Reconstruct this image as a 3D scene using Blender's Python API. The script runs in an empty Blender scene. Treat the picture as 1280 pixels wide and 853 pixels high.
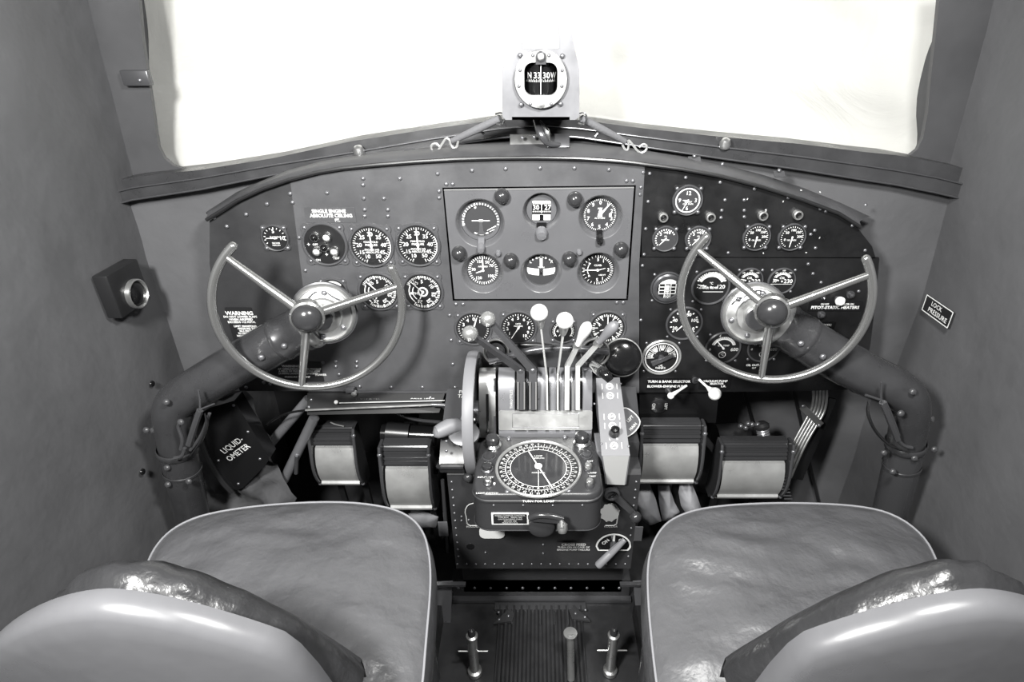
import bpy, bmesh, math, random
from mathutils import Vector, Matrix, Quaternion, noise
random.seed(7)
V = Vector
COL = bpy.context.scene.collection
ZC = 1.02                       # camera height above the cockpit floor
TH = math.radians(29); FP = 728.0
CT, ST = math.cos(TH), math.sin(TH)

# ---------- measuring: a pixel of the 1280x853 frame -> a point on a real plane
def ray(px, py):
    dx = (px-672)/FP; dy = -(py-441)/FP
    return V((dx, CT+dy*ST, -ST+dy*CT))
def onY(px, py, y):
    d = ray(px, py); t = y/d.y
    return V((d.x*t, y, d.z*t+ZC))
def onZ(px, py, z):             # z measured from the camera's height
    d = ray(px, py); t = z/d.z
    return V((d.x*t, d.y*t, z+ZC))
def onX(px, py, x):
    d = ray(px, py); t = x/d.x
    return V((x, d.y*t, d.z*t+ZC))
def onP(px, py, o, n):
    d = ray(px, py); t = (o-V((0,0,ZC))).dot(n)/d.dot(n)
    return V((0,0,ZC))+d*t
def mpp(p):                     # metres per pixel at a point
    return (p.y*CT-(p.z-ZC)*ST)/FP
W = lambda x, y, z: V((x, y, z+ZC))

class Fr:
    def __init__(s, o, u, v):
        s.o = V(o); s.u = V(u).normalized(); s.n = s.u.cross(V(v)).normalized(); s.v = s.n.cross(s.u)
    def P(s, x, y, z=0): return s.o+s.u*x+s.v*y+s.n*z
    def at(s, x, y, z=0): return Fr(s.P(x, y, z), s.u, s.v)
    def rot(s, a):
        c, q = math.cos(a), math.sin(a)
        return Fr(s.o, s.u*c+s.v*q, s.v*c-s.u*q)
def axisfr(o, n, up=V((0,0,1))):
    n = V(n).normalized()
    if abs(n.dot(up)) > .95: up = V((0,1,0))
    u = up.cross(n).normalized(); v = n.cross(u)
    return Fr(o, u, v)
PF = lambda p: Fr(p, (1,0,0), (0,0,1))   # frame of a dial that faces aft

# ---------- materials
MATS = {}
def mat(name, c, rough=.5, metal=0., bump=0., bscale=60., mott=0., mscale=6., coat=0., spec=.5, trans=0., detail=3, bdist=.002, wear=0.):
    if name in MATS: return MATS[name]
    m = bpy.data.materials.new(name); m.use_nodes = True
    N = m.node_tree.nodes; L = m.node_tree.links
    b = N['Principled BSDF']
    c3 = c if isinstance(c, tuple) else (c*.985, c*.99, c*1.045 if c < .3 else c*.985)
    b.inputs['Base Color'].default_value = (*c3, 1)
    b.inputs['Roughness'].default_value = rough; b.inputs['Metallic'].default_value = metal
    b.inputs['Specular IOR Level'].default_value = spec
    if coat: b.inputs['Coat Weight'].default_value = coat; b.inputs['Coat Roughness'].default_value = .12
    tc = N.new('ShaderNodeTexCoord')
    if mott:
        n = N.new('ShaderNodeTexNoise'); n.inputs['Scale'].default_value = mscale; n.inputs['Detail'].default_value = 6; n.inputs['Roughness'].default_value = .65
        L.new(tc.outputs['Object'], n.inputs['Vector'])
        r = N.new('ShaderNodeMapRange'); r.inputs[1].default_value = .3; r.inputs[2].default_value = .7
        r.inputs[3].default_value = 1-mott; r.inputs[4].default_value = 1+mott
        L.new(n.outputs['Fac'], r.inputs[0])
        mx = N.new('ShaderNodeVectorMath'); mx.operation = 'SCALE'; mx.inputs[0].default_value = c3
        L.new(r.outputs[0], mx.inputs['Scale']); L.new(mx.outputs[0], b.inputs['Base Color'])
        r2 = N.new('ShaderNodeMapRange'); r2.inputs[1].default_value = .3; r2.inputs[2].default_value = .7
        r2.inputs[3].default_value = max(.05, rough-.1); r2.inputs[4].default_value = min(1, rough+.12)
        L.new(n.outputs['Fac'], r2.inputs[0]); L.new(r2.outputs[0], b.inputs['Roughness'])
    if bump:
        n = N.new('ShaderNodeTexNoise'); n.inputs['Scale'].default_value = bscale; n.inputs['Detail'].default_value = detail
        L.new(tc.outputs['Object'], n.inputs['Vector'])
        bp = N.new('ShaderNodeBump'); bp.inputs['Strength'].default_value = bump; bp.inputs['Distance'].default_value = bdist
        L.new(n.outputs['Fac'], bp.inputs['Height']); L.new(bp.outputs[0], b.inputs['Normal'])
    MATS[name] = m; return m
M_panel = mat('grey_crackle_paint', .062, .40, bump=.12, bscale=500, mott=.22, mscale=9, bdist=.0006)
M_panelL = mat('dark_grey_panel_paint', .026, .42, bump=.12, bscale=500, mott=.2, mscale=9, bdist=.0006)
M_panelR = mat('black_panel_paint', .009, .34, bump=.1, bscale=400, mott=.45, mscale=14, bdist=.0006)
M_flight = mat('grey_flight_panel_paint', .088, .32, mott=.05, mscale=12)
M_cowl = mat('cowl_paint', .05, .42, mott=.3, mscale=12)
M_dial = mat('black_dial', .012, .35)
M_dialg = mat('grey_dial', .035, .4)
M_bezel = mat('bezel_black', .06, .32)
M_bezelw = mat('bezel_bright', .5, .3, .7)
M_white = mat('white_paint', .72, .6)
M_dimw = mat('worn_white_paint', .5, .6)
M_black = mat('black_gloss', .008, .16)
M_ball = mat('grey_gloss_knob', .028, .2)
M_chrome = mat('polished_metal', .8, .16, 1., mott=.08, mscale=30)
M_satin = mat('satin_aluminium', .6, .33, .9, mott=.05, mscale=25)
M_bright = mat('bright_aluminium', .75, .34, 1., mott=.05)
M_wheel = mat('wheel_metal', .40, .2, .85)
M_dark = mat('dark_metal', .018, .32, .2)
M_gun = mat('gunmetal', .10, .27, .6)
M_tube = mat('column_paint', .045, .26, .35, coat=.3, mott=.3, mscale=8)
M_pedal = mat('pedal_metal', .55, .34, .65, mott=.15, mscale=12)
M_pedalb = mat('pedal_rib_black', .045, .22, .3, coat=.3)
M_body = mat('pedestal_paint', .028, .38, mott=.2, mscale=12, bump=.05, bscale=300, bdist=.0006)
M_box = mat('radio_box_crackle', .032, .33, bump=.15, bscale=450, mott=.1, bdist=.0006)
M_quad = mat('quadrant_grey', .22, .3, .5, mott=.1)
M_switch = mat('switch_box_grey', .15, .45, mott=.1)
M_leather = mat('seat_leather', .074, .40, bump=.55, bscale=6, mott=.12, mscale=5, detail=8, bdist=.05, spec=.7, coat=.1)
M_shell = mat('seat_back_leather', .10, .30, bump=.12, bscale=10, mott=.1, mscale=6, bdist=.02)
M_leatherd = mat('dark_seat_leather', .022, .3, bump=.7, bscale=30, detail=5, bdist=.006)
M_pipe = mat('seat_piping', .22, .35)
M_quilt = mat('quilted_wall_cloth', .075, .75, bump=.45, bscale=5, mott=.14, mscale=4, detail=5, bdist=.02)
M_sill = mat('sill_paint', .035, .32, mott=.25, mscale=15)
M_post = mat('post_paint', .05, .4, mott=.2, mscale=5)
M_canvas = mat('canvas', .06, .85, bump=.5, bscale=30, mott=.2, bdist=.006)
M_canvasl = mat('pale_canvas', .28, .8, bump=.5, bscale=20, mott=.2, bdist=.006)
M_floor = mat('floor_metal', .03, .4, .3, mott=.4, mscale=10)
M_compass = mat('compass_housing', .17, .4, .3, mott=.08, mscale=20)
M_cord = mat('cord', .12, .7, bump=.5, bscale=300)
M_handle = mat('handle_grey', .16, .5)
M_ceiling = mat('ceiling_cloth', .05, .8)
def cloth_mat():
    m = bpy.data.materials.new('white_cover_cloth'); m.use_nodes = True
    N = m.node_tree.nodes; L = m.node_tree.links; N.clear()
    o = N.new('ShaderNodeOutputMaterial'); d = N.new('ShaderNodeBsdfDiffuse'); t = N.new('ShaderNodeBsdfTranslucent'); x = N.new('ShaderNodeMixShader')
    c = (.93, .93, .895, 1)
    d.inputs[0].default_value = c; t.inputs[0].default_value = c; x.inputs[0].default_value = .6
    tc = N.new('ShaderNodeTexCoord'); n = N.new('ShaderNodeTexNoise'); n.inputs['Scale'].default_value = 4; n.inputs['Detail'].default_value = 9; n.inputs['Distortion'].default_value = .7
    L.new(tc.outputs['Object'], n.inputs[0]); b = N.new('ShaderNodeBump'); b.inputs['Strength'].default_value = .45; b.inputs['Distance'].default_value = .06
    L.new(n.outputs['Fac'], b.inputs['Height']); L.new(b.outputs[0], d.inputs['Normal']); L.new(b.outputs[0], t.inputs['Normal'])
    L.new(d.outputs[0], x.inputs[1]); L.new(t.outputs[0], x.inputs[2]); L.new(x.outputs[0], o.inputs[0]); return m
def glass_mat(name='thin_glass', k=.04):
    m = bpy.data.materials.new(name); m.use_nodes = True
    N = m.node_tree.nodes; L = m.node_tree.links; N.clear()
    o = N.new('ShaderNodeOutputMaterial'); d = N.new('ShaderNodeBsdfTransparent'); t = N.new('ShaderNodeBsdfGlossy'); x = N.new('ShaderNodeMixShader')
    t.inputs['Roughness'].default_value = .04; x.inputs[0].default_value = k
    L.new(d.outputs[0], x.inputs[1]); L.new(t.outputs[0], x.inputs[2]); L.new(x.outputs[0], o.inputs[0]); return m
M_cloth = cloth_mat(); M_glass = glass_mat()

# ---------- glyph cache
_tc = bpy.data.curves.new('glyphs', 'FONT'); _to = bpy.data.objects.new('glyphs', _tc); COL.objects.link(_to)
_tc.align_x = 'CENTER'; _tc.align_y = 'CENTER'; _tc.resolution_u = 2
_gc = {}
def glyph(s, bold):
    k = (s, bold)
    if k not in _gc:
        _tc.body = s; _tc.size = 1; _tc.offset = bold
        dg = bpy.context.evaluated_depsgraph_get(); dg.update()
        me = _to.evaluated_get(dg).to_mesh()
        _gc[k] = ([tuple(v.co) for v in me.vertices], [tuple(p.vertices) for p in me.polygons])
        _to.evaluated_get(dg).to_mesh_clear()
    return _gc[k]

# ---------- mesh builder
class MB:
    def __init__(s): s.b = bmesh.new()
    def face(s, pts):
        try: return s.b.faces.new([s.b.verts.new(p) for p in pts])
        except ValueError: return None
    def grid(s, rows, closed=False, capa=False, capb=False):
        vs = [[s.b.verts.new(p) for p in r] for r in rows]
        n = len(vs[0])
        for a, b in zip(vs, vs[1:]):
            for i in range(n if closed else n-1):
                j = (i+1) % n
                s.b.faces.new((a[i], a[j], b[j], b[i]))
        if capa: s.b.faces.new(list(reversed(vs[0])))
        if capb: s.b.faces.new(vs[-1])
        return s
    def box(s, fr, x0, x1, y0, y1, z0, z1, bev=0.):
        t = bmesh.new(); bmesh.ops.create_cube(t, size=1)
        for v in t.verts: v.co = V(((v.co.x+.5)*(x1-x0)+x0, (v.co.y+.5)*(y1-y0)+y0, (v.co.z+.5)*(z1-z0)+z0))
        if bev: bmesh.ops.bevel(t, geom=t.edges[:], offset=bev, segments=2, affect='EDGES', profile=.5)
        s.merge(t, fr); return s
    def merge(s, t, fr=None):
        mp = {}
        for v in t.verts: mp[v] = s.b.verts.new(fr.P(*v.co) if fr else v.co)
        for f in t.faces:
            try: s.b.faces.new([mp[v] for v in f.verts])
            except ValueError: pass
        t.free()
    def lathe(s, fr, prof, seg=32, a0=0., a1=360., sy=1.):     # prof: (radius, height along fr.n)
        full = abs(a1-a0) >= 359.9
        n = seg if full else seg+1
        rows = []
        for r, h in prof:
            rows.append([fr.P(max(r, 1e-5)*math.cos(math.radians(a0+(a1-a0)*i/seg)), sy*max(r, 1e-5)*math.sin(math.radians(a0+(a1-a0)*i/seg)), h) for i in range(n)])
        s.grid(rows, closed=full)
        return s
    def disc(s, fr, r, h=0., seg=32, th=.001):
        return s.lathe(fr, [(0, h), (r, h), (r, h-th)], seg)
    def sphere(s, c, r, seg=20, n=V((0,0,1)), sq=1.):
        fr = axisfr(c, n); k = 10
        return s.lathe(fr, [(r*math.sin(math.pi*i/k), -r*sq*math.cos(math.pi*i/k)) for i in range(k+1)], seg)
    def tube(s, pts, r, seg=10, cap=True, smooth=0, sx=1.):
        pts = [V(p) for p in pts]
        rr = list(r) if isinstance(r, (list, tuple)) else [r]*len(pts)
        for _ in range(smooth):
            q, w = [pts[0]], [rr[0]]
            for a, b, ra, rb in zip(pts, pts[1:], rr, rr[1:]):
                q += [a*.75+b*.25, a*.25+b*.75]; w += [ra*.75+rb*.25, ra*.25+rb*.75]
            q.append(pts[-1]); w.append(rr[-1]); pts, rr = q, w
        rows = []; u = None
        for i, p in enumerate(pts):
            t = (pts[min(i+1, len(pts)-1)]-pts[max(i-1, 0)]).normalized()
            if u is None:
                f = axisfr(p, t); u = f.u
            else: u = (u-t*u.dot(t)).normalized()
            v = t.cross(u)
            rows.append([p+(u*math.cos(a)*sx+v*math.sin(a))*rr[i] for a in [2*math.pi*k/seg for k in range(seg)]])
        s.grid(rows, closed=True, capa=cap, capb=cap)
        return s
    def beam(s, a, b, w, t, side=V((1,0,0)), w2=None, bev=0.):   # flat bar, w across `side`, t the other way
        a, b = V(a), V(b); n = (b-a).normalized(); u = (side-n*side.dot(n)).normalized(); v = n.cross(u)
        w2 = w if w2 is None else w2
        rows = [[p+u*x*k/2+v*y*t/2 for x, y in ((-1,-1),(1,-1),(1,1),(-1,1))] for p, k in ((a, w), (b, w2))]
        s.grid(rows, closed=True, capa=True, capb=True)
        return s
    def plate(s, fr, outline, holes=(), z0=-.003, z1=0.):
        t = bmesh.new(); es = []
        for lp in [outline]+list(holes):
            vs = [t.verts.new((x, y, z1)) for x, y in lp]
            es += [t.edges.new((a, b)) for a, b in zip(vs, vs[1:]+vs[:1])]
        g = bmesh.ops.triangle_fill(t, edges=es, use_beauty=True, use_dissolve=False)
        fs = [f for f in g['geom'] if isinstance(f, bmesh.types.BMFace)]
        ex = bmesh.ops.extrude_face_region(t, geom=fs)
        for v in [e for e in ex['geom'] if isinstance(e, bmesh.types.BMVert)]: v.co.z = z0
        bmesh.ops.recalc_face_normals(t, faces=t.faces[:])
        s.merge(t, fr); return s
    def text(s, fr, txt, x, y, size, z=.0004, rot=0., bold=.01, sx=1.):
        vs, ps = glyph(txt, bold); c, q = math.cos(rot), math.sin(rot)
        bv = [s.b.verts.new(fr.P(x+(a*sx*c-b*q)*size, y+(a*sx*q+b*c)*size, z)) for a, b, _ in vs]
        for p in ps:
            try: s.b.faces.new([bv[i] for i in p])
            except ValueError: pass
        return s
    def quad2(s, fr, pts, z=.0004):
        s.face([fr.P(x, y, z) for x, y in pts]); return s
    def build(s, name, m, parent=None, sharp=38, recalc=False, o=None):
        if recalc: bmesh.ops.recalc_face_normals(s.b, faces=s.b.faces[:])
        s.b.normal_update()
        for f in s.b.faces: f.smooth = True
        for e in s.b.edges:
            if len(e.link_faces) == 2 and e.calc_face_angle(0) > math.radians(sharp): e.smooth = False
        me = bpy.data.meshes.new(name); s.b.to_mesh(me); s.b.free()
        ob = bpy.data.objects.new(name, me); COL.objects.link(ob); me.materials.append(m)
        if parent is not None:
            org = V(parent['_o'])
            me.transform(Matrix.Translation(-org)); ob.parent = parent; ob['_o'] = tuple(org)
        else:
            vs = [v.co for v in me.vertices]
            if o is None:
                o = V(((min(v.x for v in vs)+max(v.x for v in vs))/2, (min(v.y for v in vs)+max(v.y for v in vs))/2, min(v.z for v in vs)))
            me.transform(Matrix.Translation(-V(o))); ob.location = o; ob['_o'] = tuple(o)
        return ob
def tag(o, label=None, cat=None, group=None, kind=None):
    if label: o['label'] = label
    if cat: o['category'] = cat
    if group: o['group'] = group
    if kind: o['kind'] = kind
    return o
def thing(name, label, cat, o, group=None):
    e = bpy.data.objects.new(name, None); COL.objects.link(e); e.location = o; e['_o'] = tuple(o); e.empty_display_size = .02
    return tag(e, label, cat, group)
def struct(ob): ob['kind'] = 'structure'; return ob
# one domed slotted screw, shared by every child named screw
def _screw():
    m = MB(); fr = Fr((0,0,0), (1,0,0), (0,1,0))
    m.lathe(fr, [(1, 0), (.95, .3), (.7, .6), (.35, .75), (0, .8)], 10)
    m.box(fr, -.6, .6, -.1, .1, .5, .79)
    o = m.build('screw', M_gun, None, o=V((0,0,0))); me = o.data; bpy.data.objects.remove(o); return me
SCREW = _screw()
M_screw = mat('screw_metal', .22, .32, .7)
SCREW.materials[0] = M_screw
SCREWD = SCREW.copy(); SCREWD.materials[0] = mat('painted_bolt', .045, .35)
def screw(parent, p, r=.0028, n=V((0,-1,0)), name='screw'):
    o = bpy.data.objects.new(name, SCREWD if name == 'bolt' else SCREW); COL.objects.link(o); o.parent = parent
    q = V(n).to_track_quat('Z', 'Y')
    q = q @ Quaternion((0,0,1), random.random()*3)
    o.location = V(p)-V(parent['_o']); o.rotation_mode = 'QUATERNION'; o.rotation_quaternion = q; o.scale = (r, r, r)
    return o

# ---------- dial drawing
class Dial:
    def __init__(s, fr, r): s.m = MB(); s.fr = fr; s.r = r
    def xy(s, a, rr): a = math.radians(a); return (rr*s.r*math.sin(a), rr*s.r*math.cos(a))
    def ticks(s, a0, a1, n, r0, r1, w=.04):
        for i in range(n):
            a = a0+(a1-a0)*i/max(1, n-1); s.bar(a, r0, r1, w)
        return s
    def bar(s, a, r0, r1, w, w1=None, z=.0004):
        w1 = w if w1 is None else w1; x0, y0 = s.xy(a, r0); x1, y1 = s.xy(a, r1); t = math.radians(a)
        px, py = math.cos(t)*s.r/2, -math.sin(t)*s.r/2
        s.m.quad2(s.fr, [(x0-px*w, y0-py*w), (x0+px*w, y0+py*w), (x1+px*w1, y1+py*w1), (x1-px*w1, y1-py*w1)][::1], z); return s
    def nums(s, d, rr, size, rad=False, sx=1.):
        for a, t in d:
            x, y = s.xy(a, rr); s.m.text(s.fr, t, x, y, size*s.r, rot=-math.radians(a) if rad else 0, sx=sx)
        return s
    def text(s, t, x, y, size, rot=0., sx=1.):
        s.m.text(s.fr, t, x*s.r, y*s.r, size*s.r, rot=rot, sx=sx); return s
    def arc(s, a0, a1, r0, r1, n=24, z=.0004, dx=0., dy=0.):
        for i in range(n):
            b0, b1 = a0+(a1-a0)*i/n, a0+(a1-a0)*(i+1)/n
            q = [s.xy(b0, r0), s.xy(b0, r1), s.xy(b1, r1), s.xy(b1, r0)]
            s.m.quad2(s.fr, [(x+dx*s.r, y+dy*s.r) for x, y in q], z)
        return s
    def rect(s, x0, x1, y0, y1, z=.0004):
        r = s.r; s.m.quad2(s.fr, [(x0*r, y0*r), (x1*r, y0*r), (x1*r, y1*r), (x0*r, y1*r)], z); return s
    def poly(s, pts, z=.0004): s.m.quad2(s.fr, [(x*s.r, y*s.r) for x, y in pts], z); return s

def circ2(cx, cy, r, n=40): return [(cx+r*math.cos(2*math.pi*i/n), cy+r*math.sin(2*math.pi*i/n)) for i in range(n)]
def rrect(w, h, r, n=5, cx=0., cy=0.):
    out = []
    for sx, sy, a in ((1,1,0), (-1,1,90), (-1,-1,180), (1,-1,270)):
        for i in range(n+1):
            t = math.radians(a+90*i/n); out.append((cx+sx*(w/2-r)+r*math.cos(t), cy+sy*(h/2-r)+r*math.sin(t)))
    return out
PY = .9
pp = lambda px, py: onY(px, py, PY)
# ================= instrument panel =================
panel = thing('instrument_panel', 'wide arched dark metal instrument panel full of round dials behind the two control wheels', 'instrument panel', V((0, PY, .4+.02)))
P2 = lambda l: [(p.x, p.z) for p in (pp(*q) for q in l)]
FY = Fr((0, PY, 0), (1,0,0), (0,0,1))
arcx = [(363,226),(400,217),(430,212),(470,208),(520,204),(570,201),(620,199.5),(672,199),(724,200),(770,203),(797,206)]
arcr = [(803,207),(850,213),(900,222),(950,235),(1000,251),(1045,268),(1072,285),(1090,308),(1097,330)]
FL_OUT = [(553,234.5),(795,231.5),(785,376),(566,376.5)]
MB().plate(FY, P2([(262,276),(300,252),(330,238),(363,226.5),(382,384),(384,489),(300,489),(280,440),(268,380),(262,330)])).build('panel_sheet', M_panelL, panel)
MB().plate(FY.at(0,0,.0008), P2([(363,226.5)]+arcx[1:]+[(806,207),(799,330),(799,491),(384,489),(382,384)]), [P2(FL_OUT)]).build('panel_sheet', M_panel, panel)
MB().plate(FY.at(0,0,0), P2(arcr+[(1099,322),(802,322)][0:1]+[(802,321.3)])).build('panel_sheet', M_panelR, panel)
MB().plate(FY.at(0,0,.0006), P2([(800,322),(1099,323),(1096,360),(1088,430),(1075,487),(990,489),(800,491)])).build('panel_sheet', M_panelR, panel)
# doubler strip beside the flight panel and its fasteners
sc = [(334,255),(308,268),(284,283),(268,272),(363,242),(409,241),(366,253),(374,297),(382,338),(455,248),(480,248),(500,223),(547,217),(590,213),(632,211),(675,210),(718,210),(761,212),(804,215.5),(812,217),(454,231),(454,223),(558,230),(566,230),(549,239),(549,247),(456,262),(456,270),(485,262),(485,270),(570,380),(579,380),(562,394),(564,425),(566,455),(569,484),(783,226),(791,226),(801,234),(800,243),(857,222),(900,228),(943,236),(985,247),(810,252),(807,286),(805,318),(803,332),(906,250),(902,263),(901,272),(930,250),(930,263),(930,271),(910,316),(1006,286),(1013,293),(1018,288),(1010,330),(1016,342),(1025,261),(1032,264),(1065,282),(1081,313),(771,378),(779,378),(801,400),(489,484),(528,484),(450,483),(404,453),(420,452),(446,452),(420,458),(446,458),(424,468),(330,478),(338,480),(308,484),(1073,352),(1073,364),(1026,353),(1019,310)]
for q in sc: screw(panel, pp(*q)+V((0,-.0008,0)), .0034 if q[0] < 800 else .0029)
# small scuffs of bare metal on the right side
for k in range(10):
    m = MB(); c = pp(random.uniform(905, 1030), random.uniform(224, 330)); f = PF(c+V((0,-.0011,0))); a = random.uniform(0, 6)
    m.quad2(f.rot(a), [(-.0008,-.0015),(.0006,-.0012),(.0008,.0016),(-.0006,.0012)], 0); m.build('paint_scuff', M_dimw, panel)

# ================= gauges =================
def ctr(px, py, off=0.): p = pp(px, py); return V((p.x, PY-off, p.z))
def gauge(name, label, cat, px, py, rp, draw=None, needles=(), flange='square', group=None, face=None, ring=None, base=PY, recess=.0, fs=1.22, off=.001, markm=None, knob=None, glass=False):
    p = onY(px, py, base); s = mpp(p); r = rp*s; c = V((p.x, base-off, p.z))
    t = thing(name, label, cat, c+V((0,.02,-r)), group); f = PF(c)
    z0 = -recess
    if flange == 'square':
        R = r*fs; k = r*.30
        pts = []
        for q in range(4):
            a0 = 45+90*q; cx, cy = R*1.0*math.cos(math.radians(a0)), R*1.0*math.sin(math.radians(a0))
            for i in range(-4, 5):
                a = math.radians(a0+i*22); pts.append((cx*.98+k*.75*math.cos(a), cy*.98+k*.75*math.sin(a)))
            for i in range(1, 4):
                a = math.radians(a0+22+i*11.5); pts.append((r*1.12*math.cos(a), r*1.12*math.sin(a)))
        # order: corner arcs are generated counter-clockwise, joins lie on the rim
        MB().plate(f, pts, z0=-.001, z1=.0022).build('flange', M_panel if px < 800 else M_dial, t)
        for q in range(4):
            a = math.radians(45+90*q); screw(t, f.P(R*math.cos(a), R*math.sin(a), .0022), .0030)
    elif flange == 'screws':
        for q in range(4):
            a = math.radians(45+90*q); screw(t, f.P(r*1.3*math.cos(a), r*1.3*math.sin(a), .0), .0026)
    b = MB(); h = .0045 if flange == 'square' else .0035
    if recess == 0:
        b.lathe(f, [(r*1.13, 0), (r*1.13, h*.6), (r*1.08, h), (r*1.02, h*.9), (r*1.0, h*.3), (r*.99, .0006)], 48)
    else:
        b.lathe(f, [(r*1.04, z0+.003), (r*1.0, z0+.003), (r*.98, z0)], 48)
    b.build('bezel_ring', ring or (M_bezel), t)
    df = f.at(0, 0, .0026 if flange == 'square' else .0012)
    MB().lathe(df, [(r*1.0, 0), (0, 0)], 48).lathe(df, [(r, 0), (r, -.012), (0, -.012)], 24).build('dial_face', face or M_dial, t)
    if draw:
        d = Dial(df, r*.95); draw(d); d.m.build('markings', markm or M_white, t)
    for i, (a, ln, w, tail) in enumerate(needles):
        d = Dial(df, r*.95); d.bar(a, -tail, ln, w, w*.45, z=.0014+i*.0005); d.m.disc(df, r*.07, .0018+i*.0005, 12, .001); d.m.build('needle', M_white, t)
    if glass: MB().disc(df, r*.98, .0035, 40, .0008).build('cover_glass', M_glass, t)
    return t, f, r, df

def d_suction(d):
    d.ticks(-120, 100, 12, .82, .97, .06); d.nums([(-5,'5'),(90,'10')], .62, .5).text('SUCTION', 0, .1, .2).text('INCHES', 0, -.45, .2).text('MERCURY', 0, -.65, .16)
gauge('suction_gauge', 'small round gauge at the far left of the panel, its needle pointing left', 'gauge', 345, 297, 15, d_suction, [(-90,.8,.1,.2)])
# lamp selector
t, f, r, df = gauge('indicator_light_cluster', 'round black plate holding five small lamp knobs below the single engine ceiling placard', 'indicator lights', 407, 305, 25, lambda d: (d.text('OFF', -.5, .0, .16), d.text('ON', -.5, -.85, .16), d.text('TEST', .48, -.75, .16), d.text('+', .0, -.55, .3), d.text('+', .35, -.7, .3), d.text('+', -.85, 0, .3)))
for i, (dx, dy, br) in enumerate([(-10.5,10,0),(4.5,9.7,1),(-.6,-3,0),(-11,-8.5,1),(11,-8.5,1)]):
    s = r/25; q = df.at(dx*s, dy*s, 0)
    k = MB().lathe(q, [(6.3*s,0),(6.3*s,.003),(5.2*s,.0055),(4.2*s,.0055),(3.6*s,.004)], 20).build('lamp_bezel', M_chrome, t)
    MB().lathe(q, [(3.7*s,.003),(3.2*s,.0065),(1.6*s,.0085),(0,.009)], 16).build('lamp_lens', M_white if br else M_black, k)
def d_manifold(d):
    d.ticks(-158, 158, 41, .86, .97, .025); d.ticks(-158, 158, 9, .80, .97, .05)
    d.nums(zip([-154,-122,-85,-42,0,42,85,122,152], ['10','15','20','25','30','35','40','45','50']), .64, .30)
    d.text('MANIFOLD', 0, .22, .15).text('PRESSURE', 0, .06, .15).text('INCHES HG', 0, -.2, .15).text('ABSOLUTE', 0, -.34, .15).arc(60, 150, .98, 1.02)
gauge('manifold_pressure_gauge', 'left of the two twin 10 to 50 manifold pressure dials, beside the five lamp knobs', 'gauge', 465, 307, 25, d_manifold, [(0,.9,.09,.25)])
gauge('manifold_pressure_gauge', 'right of the two twin 10 to 50 manifold pressure dials, next to the flight panel', 'gauge', 523, 306, 25, d_manifold, [(0,.9,.09,.25)])
gauge('trim_gauge', 'small dial with a pale arc, half hidden behind the left wheel hub', 'gauge', 418, 364, 16, lambda d: (d.arc(-50,50,.7,.95), d.arc(-55,55,.45,.52), d.text('OIL', 0, .18, .4), d.rect(-.6,.9,-.06,.02)))
def d_rpm(d):
    d.ticks(-60, 215, 48, .84, .98, .035); d.ticks(-60, 215, 12, .78, .98, .06); d.nums(zip([0,55,105,150,200,-35], ['5','10','15','20','25','35']), .62, .3, rad=True)
    d.arc(-140, -60, .55, .6); d.arc(-140,-60,.75,.8); d.text('RPM', -.5, -.1, .22).text('100', .62, -.1, .2)
gauge('engine_speed_gauge', 'ringed dial crossed by the right spoke of the left wheel', 'gauge', 474, 364, 23, d_rpm, [(-45,.85,.08,.1),(205,.45,.12,.1)])
gauge('engine_speed_gauge', 'ringed dial just right of the left wheel rim, pale ring round its centre', 'gauge', 529, 364, 23, lambda d: (d_rpm(d), d.arc(0,360,.2,.3)), [(-45,.85,.08,.1),(205,.45,.12,.1)])

# lower row behind the levers
gauge('fuel_pressure_gauge', 'numbered dial behind the two silver ball levers', 'gauge', 592, 410, 21, lambda d: (d.ticks(-150,150,31,.85,.96,.03), d.nums(zip([-140,-100,-65,-30,5,40], ['1','2','3','4','0','1']), .66, .34), d.text('3', .4, -.75, .28), d.text('LBS', 0, 0, .18)), [(18,.8,.12,.2),(-75,.45,.08,.1)])
gauge('oil_pressure_gauge', 'dial numbered 1 to 10, between the silver and white ball levers', 'gauge', 648, 409, 21, lambda d: (d.ticks(-140,150,30,.86,.96,.03), d.nums(zip([-125,-95,-65,-32,0,32,62,90,118,145], ['1','2','3','4','5','6','7','8','9','10']), .68, .3), d.text('HYD', 0, .28, .16).text('PRESSURE', 0, .12, .13)), [(212,.85,.08,.2)])
gauge('small_pressure_gauge', 'small ringed dial behind the right white ball lever', 'gauge', 704, 413, 15, lambda d: (d.ticks(-120,120,20,.82,.95,.05), d.arc(-130,130,.74,.8), d.text('4', -.5, 0, .4)), [(-140,.6,.1,.1)])
gauge('ring_scale_gauge', 'tick-ringed dial with upright needle behind the two right-hand levers', 'gauge', 759, 409, 21, lambda d: (d.ticks(0,354,40,.8,.95,.05), d.ticks(0,330,12,.6,.95,.06), d.text('+', -.5, .2, .4)), [(0,.9,.08,.1),(-110,.5,.1,.1)])

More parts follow.
